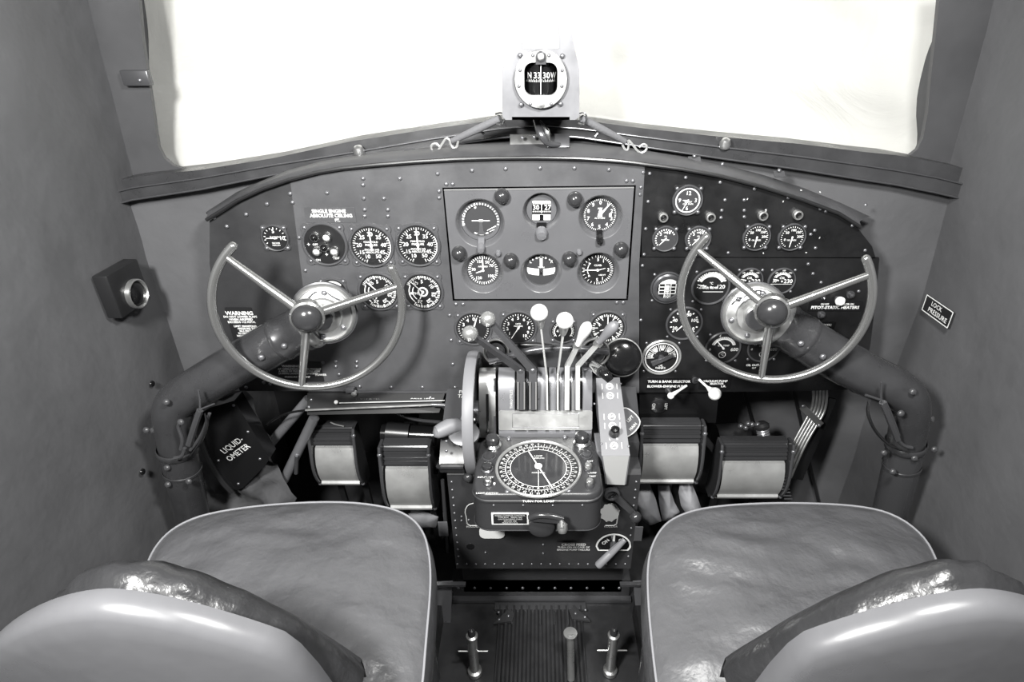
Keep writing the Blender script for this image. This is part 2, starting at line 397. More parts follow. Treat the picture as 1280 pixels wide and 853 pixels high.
# ================= shock mounted flight panel =================
FB = PY-.001
fl = thing('flight_panel', 'grey shock-mounted flight panel with six dished dials at the centre of the board', 'flight panel', V((0, FB, pp(672,376).z)))
six = dict(horizon=(600,279.5,25), gyro=(677,265,19.5), alt=(751,272,22), air=(603,342,20.5), turn=(676.5,342,20), climb=(748,341.5,21))
Y0 = FB-.003
def c2(px, py): p = onY(px, py, Y0); return (p.x, p.z)
out = [c2(555,237), c2(792.5,234), c2(782.8,373.5), c2(568.2,374)]
ff = Fr((0, Y0, 0), (1,0,0), (0,0,1))
holes = []; dish = {}
for k, (x, y, rr) in six.items():
    cx, cz = c2(x, y); s = mpp(V((cx, Y0, cz))); R = (rr+(6.2 if k != 'gyro' else 4.5))*s; dish[k] = (cx, cz, rr*s, R); holes.append(circ2(cx, cz, R, 48))
MB().plate(ff, out, holes, z0=-.004).build('face_plate', M_flight, fl, sharp=60)
for k, (cx, cz, r, R) in dish.items():
    f = Fr((cx, Y0, cz), (1,0,0), (0,0,1)); pr = []
    for i in range(9):
        t = i/8; pr.append((R+(r-R)*t, -.014*(t*t*(3-2*t))))
    MB().lathe(f, pr, 48).build('dished_surround', M_flight, fl, sharp=80)
# dark gap behind the plate
MB().plate(ff.at(0,0,-.034), [c2(550,230), c2(799,228), c2(789,379), c2(563,380)], z0=-.002).build('back_tray', M_black, fl)
MB().beam(onY(555,237.6,Y0-.0005), onY(792.5,234.6,Y0-.0005), .0016, .0016, V((0,1,0))).build('top_edge', M_bezelw, fl)
for q in [(627,247,10),(719,251,10),(573,319,9.5),(638,328,9.5),(712,326,9.5),(777,314,9.5)]:
    c = onY(q[0], q[1], Y0-.012); r = q[2]*mpp(c)*.95
    o = MB().lathe(PF(V((c.x, Y0, c.z))), [(r*1.02,.0005),(r*1.04,.003),(r,.006)]+[(r*math.cos(math.radians(a)), .006+r*.95*math.sin(math.radians(a))) for a in range(0, 91, 10)], 28).build('shock_mount', M_ball, fl)
for q in [(623,316.5),(724,315)]:
    c = onY(q[0], q[1], Y0); MB().lathe(PF(c), [(.0048,0),(.0048,.004),(.003,.0075),(0,.008)], 16).build('cap_nut', M_quad, fl)
RC = .0115
def fgauge(name, label, key, draw, needles=(), face=None, **k):
    cx, cz, r, R = dish[key]; x, y, rr = six[key]
    t = thing(name, label, 'gauge', V((cx, Y0+.013, cz-r)))
    f = Fr((cx, Y0+.0137, cz), (1,0,0), (0,0,1))
    MB().lathe(f, [(r*1.03,-.02),(r*1.03,.0002),(r*1.0,.0012),(r*.975,.0),(r*.97,-.001)], 48).build('bezel_ring', M_bezel, t)
    df = f.at(0,0,-.001)
    MB().lathe(df, [(r,0),(0,0)], 48).lathe(df, [(r, 0), (r, -.02), (0, -.02)], 24).build('dial_face', face or M_dialg, t)
    d = Dial(df, r*.95); draw(d); d.m.build('markings', M_white, t)
    for i, (a, ln, w, tail) in enumerate(needles):
        d = Dial(df, r*.95); d.bar(a, -tail, ln, w, w*.45, z=.0014+i*.0005); d.m.disc(df, r*.08, .0018+i*.0005, 12, .001); d.m.build('needle', M_white, t)
    return t, f, r, df
def knobdown(t, f, r, key, w, ln, m1, m2):
    a = f.P(0, -r*.98, .002); b = f.P(0, -r*.98-ln, .016)
    k = MB().beam(f.P(0,-r*.9,.002), f.P(0,-r*1.0-ln*.55,.012), w, .006, V((1,0,0))).build('knob_bracket', m1, t)
    MB().lathe(axisfr(f.P(0,-r-ln*.62,.010), V((0,-1,-.35))), [(w*.62,0),(w*.66,.008),(w*.5,.014),(0,.0145)], 18).build('setting_knob', m2, t)
def d_hor(d):
    d.ticks(-100, 100, 25, .88, 1.0, .05); d.arc(150, 210, .7, .78); d.nums([(-20,'0')], .78, .26); d.nums([(-105,'D'),(-78,'U'),(-60,'2')], .93, .2)
    d.rect(-.48,.48,-.02,.03); d.rect(-.1,.12,-.04,.07); d.poly([(.3,-.55),(.33,-.5),(.85,-.22),(.86,-.28)]); d.poly([(.42,-.62),(.45,-.58),(.86,-.36),(.85,-.42)])
t, f, r, df = fgauge('gyro_horizon', 'largest flight panel dial, upper left, with a small white aeroplane bar', 'horizon', d_hor)
MB().plate(df, [(r*.14*a, r*.9*b) for a, b in ((-.5,-.05),(.5,-.05),(.8,-.6),(2,-.8),(-2,-.8),(-.8,-.6))], z0=0, z1=.0007).build('horizon_mask', M_panel, t)
MB().lathe(df, [(r*.98,0),(r*.98,.003),(r*.83,.003),(r*.80,.0)], 48).build('inner_ring', M_flight, t)
d = Dial(df.at(0,0,.0031), r*.95); d.ticks(-100,100,23,.88,.99,.05); d.nums([(-18,'0'),(-100,'D'),(-72,'U')], .93, .22); d.m.build('ring_ticks', M_white, t)
knobdown(t, f, r, 'horizon', .010, .009, M_quad, M_quad)
def d_gyro(d):
    d.rect(-.62,.62,.42,.6); d.rect(-.62,.62,-.74,-.34); d.text('30', -.38, .12, .46).text('27', .42, .12, .46); d.rect(-.02,.02,-.25,.5)
    for i in range(15): x = -.6+i*.086; d.rect(x, x+.03, -.2, -.1)
    for i in range(15): x = -.6+i*.086; d.rect(x, x+.03, .34, .40)
t, f, r, df = fgauge('directional_gyro', 'top middle dial reading 30 and 27 above a white slip tube', 'gyro', d_gyro)
MB().plate(df.at(0,0,.0006), [(r*.66*a, r*b) for a, b in ((-1,.66),(1,.66),(1,-.8),(-1,-.8))][::1], [], z0=-.0006, z1=-.0003).build('window_frame', M_black, t)
m = MB(); m.plate(df, circ2(0,0,r*.97,48), [[(-r*.62,-r*.74),(-r*.62,r*.62),(r*.62,r*.62),(r*.62,-r*.74)]], z0=0, z1=.0022); m.build('window_mask', M_flight, t)
MB().beam(df.P(0,-r*.34,.001), df.P(0,-r*.72,.001), .006, .002).build('slip_ball', M_black, t)
knobdown(t, f, r, 'gyro', .015, .012, M_black, M_quad)
def d_alt(d):
    d.ticks(0, 352.8, 50, .88, .98, .035); d.nums([(i*36, str(i)) for i in range(10)], .74, .32); d.text('ALTITUDE', 0, -.2, .14).text('FEET', 0, .38, .14).rect(.55,.7,-.12,.1)
t, f, r, df = fgauge('altimeter', 'top right flight panel dial numbered 0 to 9 with two hands', 'alt', d_alt, [(40,.9,.14,.1),(5,.45,.3,.1)])
knobdown(t, f, r, 'alt', .009, .009, M_black, M_black)
def d_air(d):
    d.ticks(-30, 320, 38, .80, .97, .05); d.nums([(-18,'150'),(28,'50'),(60,'70'),(130,'100'),(210,'120'),(275,'30')], .62, .28, rad=False); d.text('AIRSPEED', 0, .25, .15)
fgauge('airspeed_indicator', 'lower left flight panel dial with bold tick ring and needle upright', 'air', d_air, [(0,.95,.1,0),(250,.5,.1,0)])
def d_turn(d):
    d.poly([(-.93,-.02),(-.93,.2),(-.5,.13),(-.14,.1),(-.14,-.36),(-.5,-.33),(-.85,-.24)]); d.poly([(.93,-.02),(.93,.2),(.5,.13),(.14,.1),(.14,-.36),(.5,-.33),(.85,-.24)])
    d.rect(-.09,.09,.2,.98); d.poly([(-.2,.86),(0,1.05),(.2,.86)]); d.nums([(-38,'·'),(38,'·')], .9, .8); d.text('L', -.7, .6, .3).text('R', .7, .6, .3).text('TURN', 0, .2, .16)
    d.arc(0,360,0,.07,dx=-.3,dy=.86); d.arc(0,360,0,.07,dx=.3,dy=.86)
t, f, r, df = fgauge('turn_and_bank_indicator', 'bottom middle flight panel dial with white slip tube and fat needle', 'turn', d_turn)
MB().sphere(df.P(0,-r*.13,.001), r*.12, 12).build('slip_ball', M_black, t)
def d_climb(d):
    d.ticks(0, 180, 22, .82, .98, .045); d.ticks(190, 350, 12, .84, .98, .03); d.nums([(0,'5'),(90,'2'),(180,'5'),(-55,'1'),(-125,'1'),(30,'1'),(150,'1')], .68, .3); d.text('CLIMB', 0, .3, .17).text('1000 FT', .3, -.35, .14); d.arc(225,315,.62,.66)
fgauge('climb_indicator', 'bottom right flight panel dial, black face, needle pointing left', 'climb', d_climb, [(-90,.92,.09,.1),(75,.5,.06,0)], face=M_dial)

# ================= right side =================
gauge('panel_clock', 'highest dial right of the flight panel, a clock with 12 3 6 9', 'clock', 859, 250, 17, lambda d: (d.arc(0,360,.86,.95,40), d.nums([(0,'12')],.55,.42), d.nums([(90,'3'),(180,'6'),(270,'9')], .62, .42), d.text('8 DAY', .05, -.12, .2).text('CIVIL DATE', .05, -.28, .16)), [(205,.85,.08,.1),(-85,.4,.12,.05)], face=M_dialg)
def d_small(d): d.ticks(-130, 60, 14, .8, .92, .1); d.nums([(-45,'5'),(22,'10')], .62, .4); d.text('LBS', -.05, .6, .2).text('OIL', 0, .25, .18).text('PRESSURE', 0, -.1, .17)
gauge('oil_pressure_gauge', 'small 5 and 10 dial nearest the flight panel under the clock', 'gauge', 831, 298, 14.5, d_small, [(222,.75,.12,.15)], face=M_dialg)
gauge('oil_pressure_gauge', 'small 5 and 10 dial under the clock crossed by the right wheel top', 'gauge', 872, 298, 14.5, d_small, [(222,.75,.12,.15)], face=M_dialg)
def d_fuel(d): d.ticks(-150,150,26,.85,.95,.05); d.nums([(-50,'50'),(0,'100'),(45,'150'),(85,'200'),(-110,'0')], .62, .3); d.text('OIL PRESS', 0, -.25, .18)
gauge('oil_temperature_gauge', 'left dial of the pair under two lamps on the dark right board', 'gauge', 945, 296, 15.5, d_fuel, [(186,.85,.12,.1)])
gauge('oil_temperature_gauge', 'right dial of the pair under two lamps on the dark right board', 'gauge', 989, 296, 15.5, d_fuel, [(186,.85,.12,.1)])
for (x, y), lb in zip([(828.5,271),(887.5,271),(952.5,269),(996,268)], ['left of the clock', 'right of the clock', 'above the left dial of the dark pair', 'above the right dial of the dark pair']):
    c = ctr(x, y); t = thing('warning_lamp', 'small round hooded warning lamp '+lb, 'lamp', c, 'warning lamps on the right board'); f = PF(c)
    MB().lathe(f, [(.0075,0),(.0072,.008),(.0062,.009),(.005,.009),(.0048,.004)], 20).build('lamp_hood', M_satin, t)
    MB().lathe(f, [(.0049,.003),(.0035,.0065),(0,.008)], 16).build('lamp_lens', M_black, t)
# drum gauge
t, f, r, df = gauge('vacuum_drum_gauge', 'round gauge with a square bright scale window at the left rim of the right wheel', 'gauge', 834, 359.5, 19, lambda d: (d.rect(-.55,.55,.3,.85), [d.rect(-.6,.6,y,y+.05) for y in (-.9,-.45,-.2,.05)], [d.rect(x,x+.05,-.9,.3) for x in (-.6,-.2,.2,.55)], d.text('15', 0, -.4, .3).text('10', 0,-.65,.3), d.rect(-.12,.12,-.3,.2)), flange='screws', ring=M_gun)
MB().lathe(f, [(r*1.0,.004),(r*.9,.006),(r*.72,.006),(r*.7,.0015)], 40).build('inner_bezel', M_gun, t)
def d_air2(d): d.arc(-62,62,.68,.86); d.ticks(-62,62,17,.86,.98,.09); d.nums([(-38,'0'),(-12,'20'),(10,'40'),(30,'60'),(50,'80')], .95, .14); d.text('-20', -.62, .02, .36).text('120', .6, .02, .36).text('AIR TEMP', 0, -.05, .2).text('°C', 0, .25, .2); d.rect(-.45,.8,-.32,-.29)
gauge('air_temperature_gauge', 'air temperature dial with bold white arc, inside the upper left of the right wheel', 'gauge', 888, 358.5, 21.5, d_air2, [(-78,.85,.1,-.3)], flange='screws')
def d_230(d): d.arc(-60,60,.58,.72); d.ticks(-60,60,13,.7,.82,.07); d.nums([(-38,'60'),(0,'100'),(38,'150')], .95, .2); d.text('30', -.6, .0, .34).text('OIL', 0, .28, .3).text('230', .55, -.02, .5); d.poly([(-.9,-.25),(.9,-.25),(.9,-.28),(-.9,-.28)])
gauge('oil_temperature_gauge', 'half-face 230 dial above the right wheel hub, crossed by its upper left spoke', 'gauge', 936, 351, 15.5, d_230, [(-75,.8,.12,-.3)], flange='screws')
gauge('oil_temperature_gauge', 'half-face 230 dial just right of and above the right wheel hub', 'gauge', 976.5, 351, 15.5, d_230, [(-75,.8,.12,-.3)], flange='screws')
gauge('fuel_quantity_gauge', 'dial with six loose blocks of digits behind the left rim of the right wheel', 'gauge', 855, 404, 20.5, lambda d: (d.ticks(-130,130,12,.8,.92,.08), d.nums([(-120,'20'),(-70,'40'),(-25,'60'),(20,'80'),(70,'100'),(125,'10')], .66, .32), d.text('PSI', .1, -.4, .2)), [(222,.7,.1,.05)], flange='screws')
def d_sel(d):
    d.arc(0,360,.93,1.0,40)
    for a in (-75,-38,0,38,75): d.bar(a-17,.45,.9,.03); d.arc(a-13,a+13,.55,.85,4) if a % 2 else d.arc(a-9,a+9,.5,.62,3); d.ticks(a-10,a+10,4,.62,.85,.05)
    d.arc(0,360,.12,.2,14); d.text('OIL', .0, -.55, .2).text('TANKS', .0, -.72, .2); d.bar(78,.3,.7,.05)
t, f, r, df = gauge('tank_selector_dial', 'white-rimmed selector dial with a dark pointer, low beside the black horn disc', 'selector', 826.5, 446.5, 22, d_sel, flange='screws', ring=M_bezelw)
MB().beam(df.P(-r*.55,-r*.3,.006), df.P(r*.6,r*.25,.006), .009, .005, V((0,0,1)), w2=.004).lathe(df, [(r*.2,0),(r*.2,.006),(0,.007)], 16).build('pointer_knob', M_gun, t)
def d_600(d): d.arc(-70,70,.62,.68); d.ticks(-70,70,24,.68,.82,.05); d.nums([(-20,'2'),(22,'4')], .98, .26); d.text('600', .75, -.12, .34).text('0', -.85, -.1, .26).text('CYL.TEMP', 0, .18, .17); d.arc(0,360,.2,.24,16,dy=-.5); d.text('°C',0,-.5,.2)
gauge('cylinder_temperature_gauge', '600 scale cylinder temperature dial inside the lower left of the right wheel', 'gauge', 903.5, 434.5, 20, d_600, [(-42,.75,.1,.1)], flange='screws')
gauge('cylinder_temperature_gauge', '600 scale dial behind the lower spoke of the right wheel', 'gauge', 954, 434.5, 18, d_600, [(-42,.75,.1,.1)], flange='screws')

# placards
def placard(label, x0, y0, x1, y1, lines, m=M_panelL, edge=False, name='placard', cols=M_white):
    a, b = pp(x0, y0), pp(x1, y1); c = (a+b)/2; w, h = abs(b.x-a.x), abs(a.z-b.z)
    o = MB().plate(PF(c-V((0,.0008,0))), rrect(w, h, .002), z0=0, z1=.0008).build(name, m)
    tag(o, label, 'placard'); tm = MB(); f = PF(c-V((0,.0017,0)))
    for t, u, v, s in lines:           # u, v are pixels from the centre
        k = mpp(c); tm.text(f, t, u*k, -v*k*1.04, s*k, z=.0002, bold=.03)
    if edge:
        for k in (1,):
            tm.plate(f, rrect(w, h, .002), [rrect(w-.0016, h-.0016, .0018)], z0=0, z1=.0002)
    tm.build('lettering', cols, o); 
    return o
placard('grey placard reading SINGLE ENGINE ABSOLUTE CEILING FT. at upper left of the panel', 380, 259, 446, 278, [('SINGLE ENGINE', -1, -4.5, 6), ('ABSOLUTE CEILING', 1, 1, 6), ('FT.', 8, 6.5, 5)], M_panel)
placard('dark WARNING placard about lowering flaps, seen through the left side of the left wheel', 281, 384, 327, 432, [('WARNING', 0, -18, 7), ('DO NOT LOWER FLAPS', 0, -13.5, 3.9), ('WHEN AIRSPEED', 0, -10, 3.9), ('EXCEEDS 112 M.P.H.', 0, -6.5, 3.9), ('LIMIT MANIFOLD', 3, -1, 3.7), ('PRESSURE TO', 4, 2.2, 3.7), ('36.5 INCHES', 4, 5.4, 3.7), ('IN HIGH R.P.M.', 4, 8.6, 3.7), ('NO RETURN TO', 3, 12, 3.7), ('EXCEPT', 3, 16, 5.4), ('EMERG.', 2, 20, 5.4)], M_dark, edge=False)
placard('dark warning placard of small print behind the bottom spoke of the left wheel', 339, 452, 406, 477, [('WARNING', -7, -8, 4.6), ('AT OPERATION OF THE PRESENT', 3, -4, 3.6), ('A FIELD OF PRESSURE FROM HERE', 2, -1, 3.4), ('DURING LANDING OPERATION', 0, 2.2, 3.4), ('POWER', 28, 4, 4), ('PRESSURE TO PUMP', -2, 7, 3.6)], M_dark)
placard('left of the two white lettered placards low on the right board', 809, 472.5, 862, 487, [('TURN & BANK SELECTOR', 0, -3.5, 4.6), ('BLOWER-ENGINE PUMP', -2, 3.2, 4.6)], M_black)
placard('right of the two white lettered placards low on the right board', 875, 472, 912, 486.5, [('VACUUM PUMP', 0, -3.5, 4.3), ('SELECTOR', 2, 0, 3.6), ('L.R.', 11, 3.6, 4)], M_black)
placard('pitot static heaters placard at the far right of the board', 1012, 376.5, 1075, 389, [('ON OFF', -14, -3, 2.8), ('HEATER ON', 14, -3, 3), ('PITOT-STATIC HEATERS', 0, 1.5, 5.6)], M_black)
placard('tiny placard with one white line beside the lower spoke of the right wheel', 931, 452, 952, 462, [('OIL OUT-L', 0, -1, 4), ('O.T', 1, 3, 3)], M_black)
placard('tiny dim placard right of the right wheel hub', 1022, 402, 1042, 412, [('STATIC', 0, -1, 4), ('L.R', 0, 3, 4)], M_black, cols=M_dimw)
# pitot heater switch and small knobs
c = pp(1047,374); t = thing('toggle_switch', 'pale round-tipped switch just above the pitot static heaters placard', 'switch', c)
MB().lathe(PF(c), [(.006,0),(.006,.004),(0,.005)], 16).build('switch_base', M_gun, t)
MB().lathe(PF(c+V((0,-.006,0))), [(.003,-.002),(.0075,.001),(.008,.005),(.0055,.008),(0,.0085)], 20).build('switch_knob', M_white, t)
for (x, y), lb in zip([(1062.5,368),(1026,393),(1028,371)], ['right of the pale switch above the heaters placard', 'below the left end of the heaters placard', 'left of the pale switch above the heaters placard']):
    c = pp(x, y); r = .0066 if x != 1028 else .004
    o = MB().lathe(PF(c), [(r,0),(r,.003),(r*.6,.003),(r*.6,.008),(0,.010)], 20).build('push_button', M_gun); tag(o, 'small dark push button '+lb, 'button', 'small buttons on the right board')
# two white tipped levers
def lever(label, a, b, ra, rb, y, my, cap_big, extra=None):
    A, B = onY(*a, y), onY(*b, y-.03); k = mpp(A)
    t = thing('selector_lever', label, 'lever', onY(*extra, PY) if extra else A)
    MB().tube([A, A.lerp(B,.5), B], [ra*k, ra*1.1*k, rb*k*.8], 12).build('handle', my, t)
    MB().sphere(B, rb*k, 18).build('grip', my, t)
    E = onY(*extra, PY-.001)
    MB().tube([E, A if cap_big else B], .003, 8).lathe(PF(E), [(.006,0),(.006,.004),(0,.005)], 14).build('pivot', M_gun, t)
lever('smaller pale bent lever under the left lettered placard', (858,482.5), (838.5,495), 1.5, 4.2, PY-.03, M_white, False, (835,487))
lever('larger pale lever with a fat round end under the right lettered placard', (874,475), (893.5,492.5), 1.5, 8, PY-.03, M_white, True, (868.5,475))
# valve plate ON / LEFT below the board
c = onY(824, 507, PY+.004); t = thing('valve_dial', 'dim ring dial lettered ON and LEFT hanging below the right board', 'valve dial', c); f = PF(c); r = 10.5*mpp(c)
MB().lathe(f, [(r,-.004),(r,.002),(r*.9,.003),(0,.003)], 32).build('plate', M_dark, t)
MB().lathe(f, [(r*.5,.003),(r*.5,.007),(0,.008)], 6).build('hexagon_knob', M_dark, t)
MB().text(f, 'ON', -r*.72, 0, r*.55, z=.0035, rot=-1.57).text(f, 'LEFT', r*.74, 0, r*.45, z=.0035, rot=-1.57).build('lettering', M_dimw, t)
b = MB().plate(Fr((0,PY+.006,0),(1,0,0),(0,0,1)), P2([(800,489),(900,489),(896,531),(800,531)])).build('lower_panel', M_black); tag(b, 'black sheet hanging under the right board behind the ring dial', 'panel')
# ================= cabin shell =================
H = 0.0
XL, XR = -.69, .70
def wallgrid(x, y0, y1, z0, z1, side, ny=80, nz=50):
    m = MB(); rows = []
    for i in range(nz+1):
        z = z0+(z1-z0)*i/nz; r = []
        for j in range(ny+1):
            y = y0+(y1-y0)*j/ny
            q = noise.noise(V((y*3, z*3, side*7)))*.012+noise.noise(V((y*9+z*5, z*2-y*3, side)))*.008
            bulge = -.05*max(0, (z-(ZC-.45)))**1.5/.3
            r.append(V((x+side*(-abs(bulge))*.5-side*abs(q)*.8, y, z)))
        rows.append(r)
    return m.grid(rows)
struct(wallgrid(XL, -.75, 1.30, -.02, ZC+.40, -1).build('wall_left', M_quilt, sharp=80))
struct(wallgrid(XR, -.75, 1.30, -.02, ZC+.40, 1).build('wall_right', M_quilt, sharp=80))
F0 = Fr((0,0,0), (1,0,0), (0,1,0))
m = MB(); m.box(F0, XL-.02, XR+.02, -.77, 1.32, -.05, -.001); struct(m.build('floor', M_floor))
m = MB(); m.box(F0, XL-.05, XR+.05, -.77, 1.02, ZC+.37, ZC+.40); struct(m.build('ceiling', M_ceiling))
m = MB(); m.box(F0, XL-.05, XR+.05, -.80, -.75, -.02, ZC+.40); struct(m.build('wall_back', M_ceiling))
# front bulkhead behind the pedals, cloth lined above
def frontgrid(z0, z1f, y, mt, nm):
    rows = []
    for i in range(31):
        r = []
        for j in range(61):
            x = XL-.02+(XR-XL+.04)*j/60; z1 = z1f(x); z = z0+(z1-z0)*i/30
            r.append(V((x, y+noise.noise(V((x*5, z*5, 3)))*.012, z)))
        rows.append(r)
    return MB().grid(rows).build(nm, mt, sharp=80)
def sillz(x): return ZC-.128-.075*(abs(x)/.65)**1.35
struct(frontgrid(ZC-.58, lambda x: sillz(x)-.012, .975, M_quilt, 'wall_front'))
m = MB(); m.box(F0, XL-.08, XR+.08, 1.28, 1.30, -.02, ZC-.5); m.box(F0, XL-.08, XR+.08, .99, 1.29, ZC-.5, ZC-.48); struct(m.build('wall_footwell', M_dark))
# cloth lined side of the nose beyond the right pedals
rows = []
for i in range(25):
    z = -.02+(ZC-.56+.02)*i/24
    rows.append([V((.26+.46*j/40, 1.17-.16*j/40+noise.noise(V((j*.2, z*6, 2)))*.01, z)) for j in range(41)])
struct(MB().grid(rows).build('wall_nose_side', M_quilt, sharp=80))
for k in range(3):
    x = .36+.10*k; y = 1.17-.16*(x-.26)/.46-.012
    struct(MB().beam(V((x-.05, y+.015, ZC-.57)), V((x+.10, y-.04, ZC-.98)), .006, .003).build('trim_%d' % (5+k), M_dark))
# windshield sill: two stacked strips following the slope
def strip(pts_up, pts_dn, y, t, mt, nm):
    a = [onY(*p, y) for p in pts_up]; b = [onY(*p, y) for p in pts_dn]; m = MB()
    rows = [[q+V((0,t,0)) for q in a], a, b, [q+V((0,t,0)) for q in b]]
    m.grid(rows); return m.build(nm, mt, sharp=25)
up = [(-60,262),(60,241),(165,222),(250,212.5),(340,198),(440,176.5),(540,161),(625,149.5),(675,147),(725,150),(800,160),(900,171),(1000,180),(1080,190),(1120,194),(1170,203),(1260,222),(1350,245)]
mid = [(-60,296),(60,262),(165,235),(250,223),(340,207),(440,191),(540,174),(625,161),(675,158),(725,161),(800,171),(900,184),(1000,196),(1080,207),(1120,213),(1170,222),(1260,244),(1350,275)]
low = [(-60,316),(60,279),(165,250),(250,237),(340,219),(440,203),(540,186),(625,172.5),(675,168),(725,172),(800,183),(900,198),(1000,212),(1080,225),(1120,231),(1170,241),(1260,262),(1350,295)]
struct(strip(up, mid, .965, .06, M_sill, 'trim_1'))
struct(strip([(x, y+.3) for x, y in mid], low, .955, .05, M_sill, 'trim_2'))
m = MB(); m.tube([onY(x, y, .953) for x, y in mid], .0013, 8); struct(m.build('trim_3', M_gun))
m = MB(); m.tube([onY(x, y, .953) for x, y in low], .0016, 8); struct(m.build('trim_4', M_gun))
# corner posts of the windshield, with the rounded lower corners
YW = 1.0
def polyY(l, y): return [(onY(*q, y).x, onY(*q, y).z) for q in l]
FW = Fr((0,YW,0),(1,0,0),(0,0,1))
lp = [(-80,-40),(170,-40),(178,50),(184,90),(190,130),(194,160),(198,184),(205,198),(216,207),(230,211),(250,212),(340,198),(340,212),(165,245),(-80,300)]
rp_ = [(1390,-40),(1178,-40),(1170,40),(1164,95),(1160,140),(1154,172),(1147,187),(1138,194),(1125,197),(1105,196.5),(1000,182),(1000,200),(1170,235),(1390,290)]
for nm, pl in (('window_frame_left', lp), ('window_frame_right', rp_)):
    m = MB(); m.plate(FW, polyY(pl, YW), z0=-.008, z1=.0)
    o = m.build('window_1' if 'left' in nm else 'window_2', M_post); struct(o)
    x0, x1 = ((-.95, -.002) if 'left' in nm else (.002, .95))
    g = MB(); g.box(Fr((0,YW+.012,0),(1,0,0),(0,0,1)), x0, x1, ZC-.28, ZC+.42, 0, .003); g.build('glass_pane', M_glass, o)
# frame clip on the left post
c = onY(180, 98, YW-.002); o = MB().box  # noqa
m = MB(); m.box(PF(c), -.028, .014, -.010, .012, 0, .012, .002); o = m.build('post_clip', M_gun); tag(o, 'small metal clip on the left windshield post', 'clip'); screw(o, c+V((0,-.012,-.002)), .003)
for (x, y), lb in zip([(449,187),(906,178)], ['left of the compass', 'right of the compass']):
    c = onY(x, y+3, .953); o = MB().lathe(axisfr(c, V((0,-.4,1))), [(.008,-.004),(.009,.002),(.006,.009),(0,.011)], 16).build('sill_button', M_satin); tag(o, 'small pale rounded stud on the windshield sill '+lb, 'stud', 'studs on the windshield sill')
for q in [(181,245),(172,231),(300,222),(372,198),(1090,213),(980,199),(865,186),(560,182),(480,191),(1130,223)]:
    pass
# white cloth hung outside the windshield
rows = []
random.seed(3)
for i in range(71):
    r = []; z = ZC-.34+i*.95/70
    for j in range(111):
        x = -1.25+j*2.5/110
        w = .0
        fx = x*1.0+z*.55
        w += noise.noise(V((fx*4.2, z*1.1, 1.3)))*.045 + noise.noise(V((fx*9, z*3.5, 5)))*.018
        if x > 0: w += noise.noise(V((x*3+z*7, z*9, 9)))*.045
        r.append(V((x, 1.13+(z-ZC)*.25+w, z)))
    rows.append(r)
o = MB().grid(rows).build('cover_cloth', M_cloth, sharp=180); tag(o, 'bright creased white cloth hung outside across the whole windshield', 'cloth')

# cowl: curved lip between panel top and front wall
arcfull = [(262,276),(300,252),(330,238),(363,226.5)]+arcx[1:]+arcr[:-2]
outer = [(258,268),(296,243),(328,229),(362,214),(402,203),(435,197),(475,191),(522,186),(572,181),(622,177.5),(672,176),(724,178),(770,183),(800,187),(806,188),(852,196),(902,206),(953,219),(1003,235),(1050,254),(1090,272)]
cw = thing('cowl_shroud', 'curved grey metal cowl strip along the arched top of the instrument panel', 'cowl', V((0,.93,ZC-.2)))
ii = [pp(*q)+V((0,0,.0005)) for q in arcfull]; n = len(ii)
oo = [onY(outer[min(int(i*(len(outer)-1)/(n-1)+.5), len(outer)-1)][0], outer[min(int(i*(len(outer)-1)/(n-1)+.5), len(outer)-1)][1], .952) for i in range(n)]
rows = [[p+V((0,.004,0)) for p in ii], [p+V((0,-.006,0)) for p in ii], [p+V((0,-.007,.006)) for p in ii], [p+V((0,-.001,.010)) for p in ii]]
for k in range(1, 6): rows.append([(p+V((0,-.001,.010))).lerp(q, k/5)+V((0,0,.004*math.sin(math.pi*k/5))) for p, q in zip(ii, oo)])
MB().grid(rows).build('cowl_strip', M_cowl, cw, sharp=50)
m = MB(); m.tube([p+V((0,-.008,.003)) for p in ii], .0028, 8); m.build('edge_bead', M_dark, cw)
for x, y in [(626,197),(639,199),(659,196),(668,194),(700,193),(722,192),(588,204),(511,201),(868,202),(974,220),(903,212),(1082,263),(338,241),(410,214)]:
    p = onY(x, y-7, .925); screw(cw, p, .003, (0,-.6,.8))
for x0, y0, w in [(512,190,14),(868,200,16),(974,218,14),(418,212,14)]:
    p = onY(x0, y0, .925); m = MB(); m.box(axisfr(p, (0,-.6,.8)), -w*.0006, w*.0006, -.006, .006, 0, .001); m.build('tape_patch', M_cowl, cw)
# centre fitting with the bent strap below the compass
b = thing('centre_bracket', 'bright metal fitting plate below the magnetic compass on the cowl', 'bracket', onY(676,180,.93))
m = MB(); m.box(axisfr(onY(673,181,.925), (0,-.75,.6)), -.043, .040, -.016, .016, 0, .002, .0006); m.build('plate', M_satin, b)
m = MB(); m.box(axisfr(onY(697,176,.918), (0,-.75,.6)), -.016, .018, -.012, .010, 0, .003, .001); m.build('patch', M_gun, b)
for q in [(653,172),(668,171),(659,188),(685,192),(702,188)]: screw(b, onY(*q, .917), .003, (0,-.7,.6))
m = MB(); m.tube([onY(671,150,.92), onY(674,163,.905), onY(678,172,.90), onY(686,180,.905), onY(700,181,.91)], [.006,.006,.006,.005,.003], 10, smooth=2); m.build('bent_strap', M_gun, b)
m = MB(); m.tube([onY(675,152,.912), onY(684,163,.90), onY(687,176,.897)], [.0015,.0045,.001], 10, smooth=2); m.build('bright_blade', M_chrome, b)
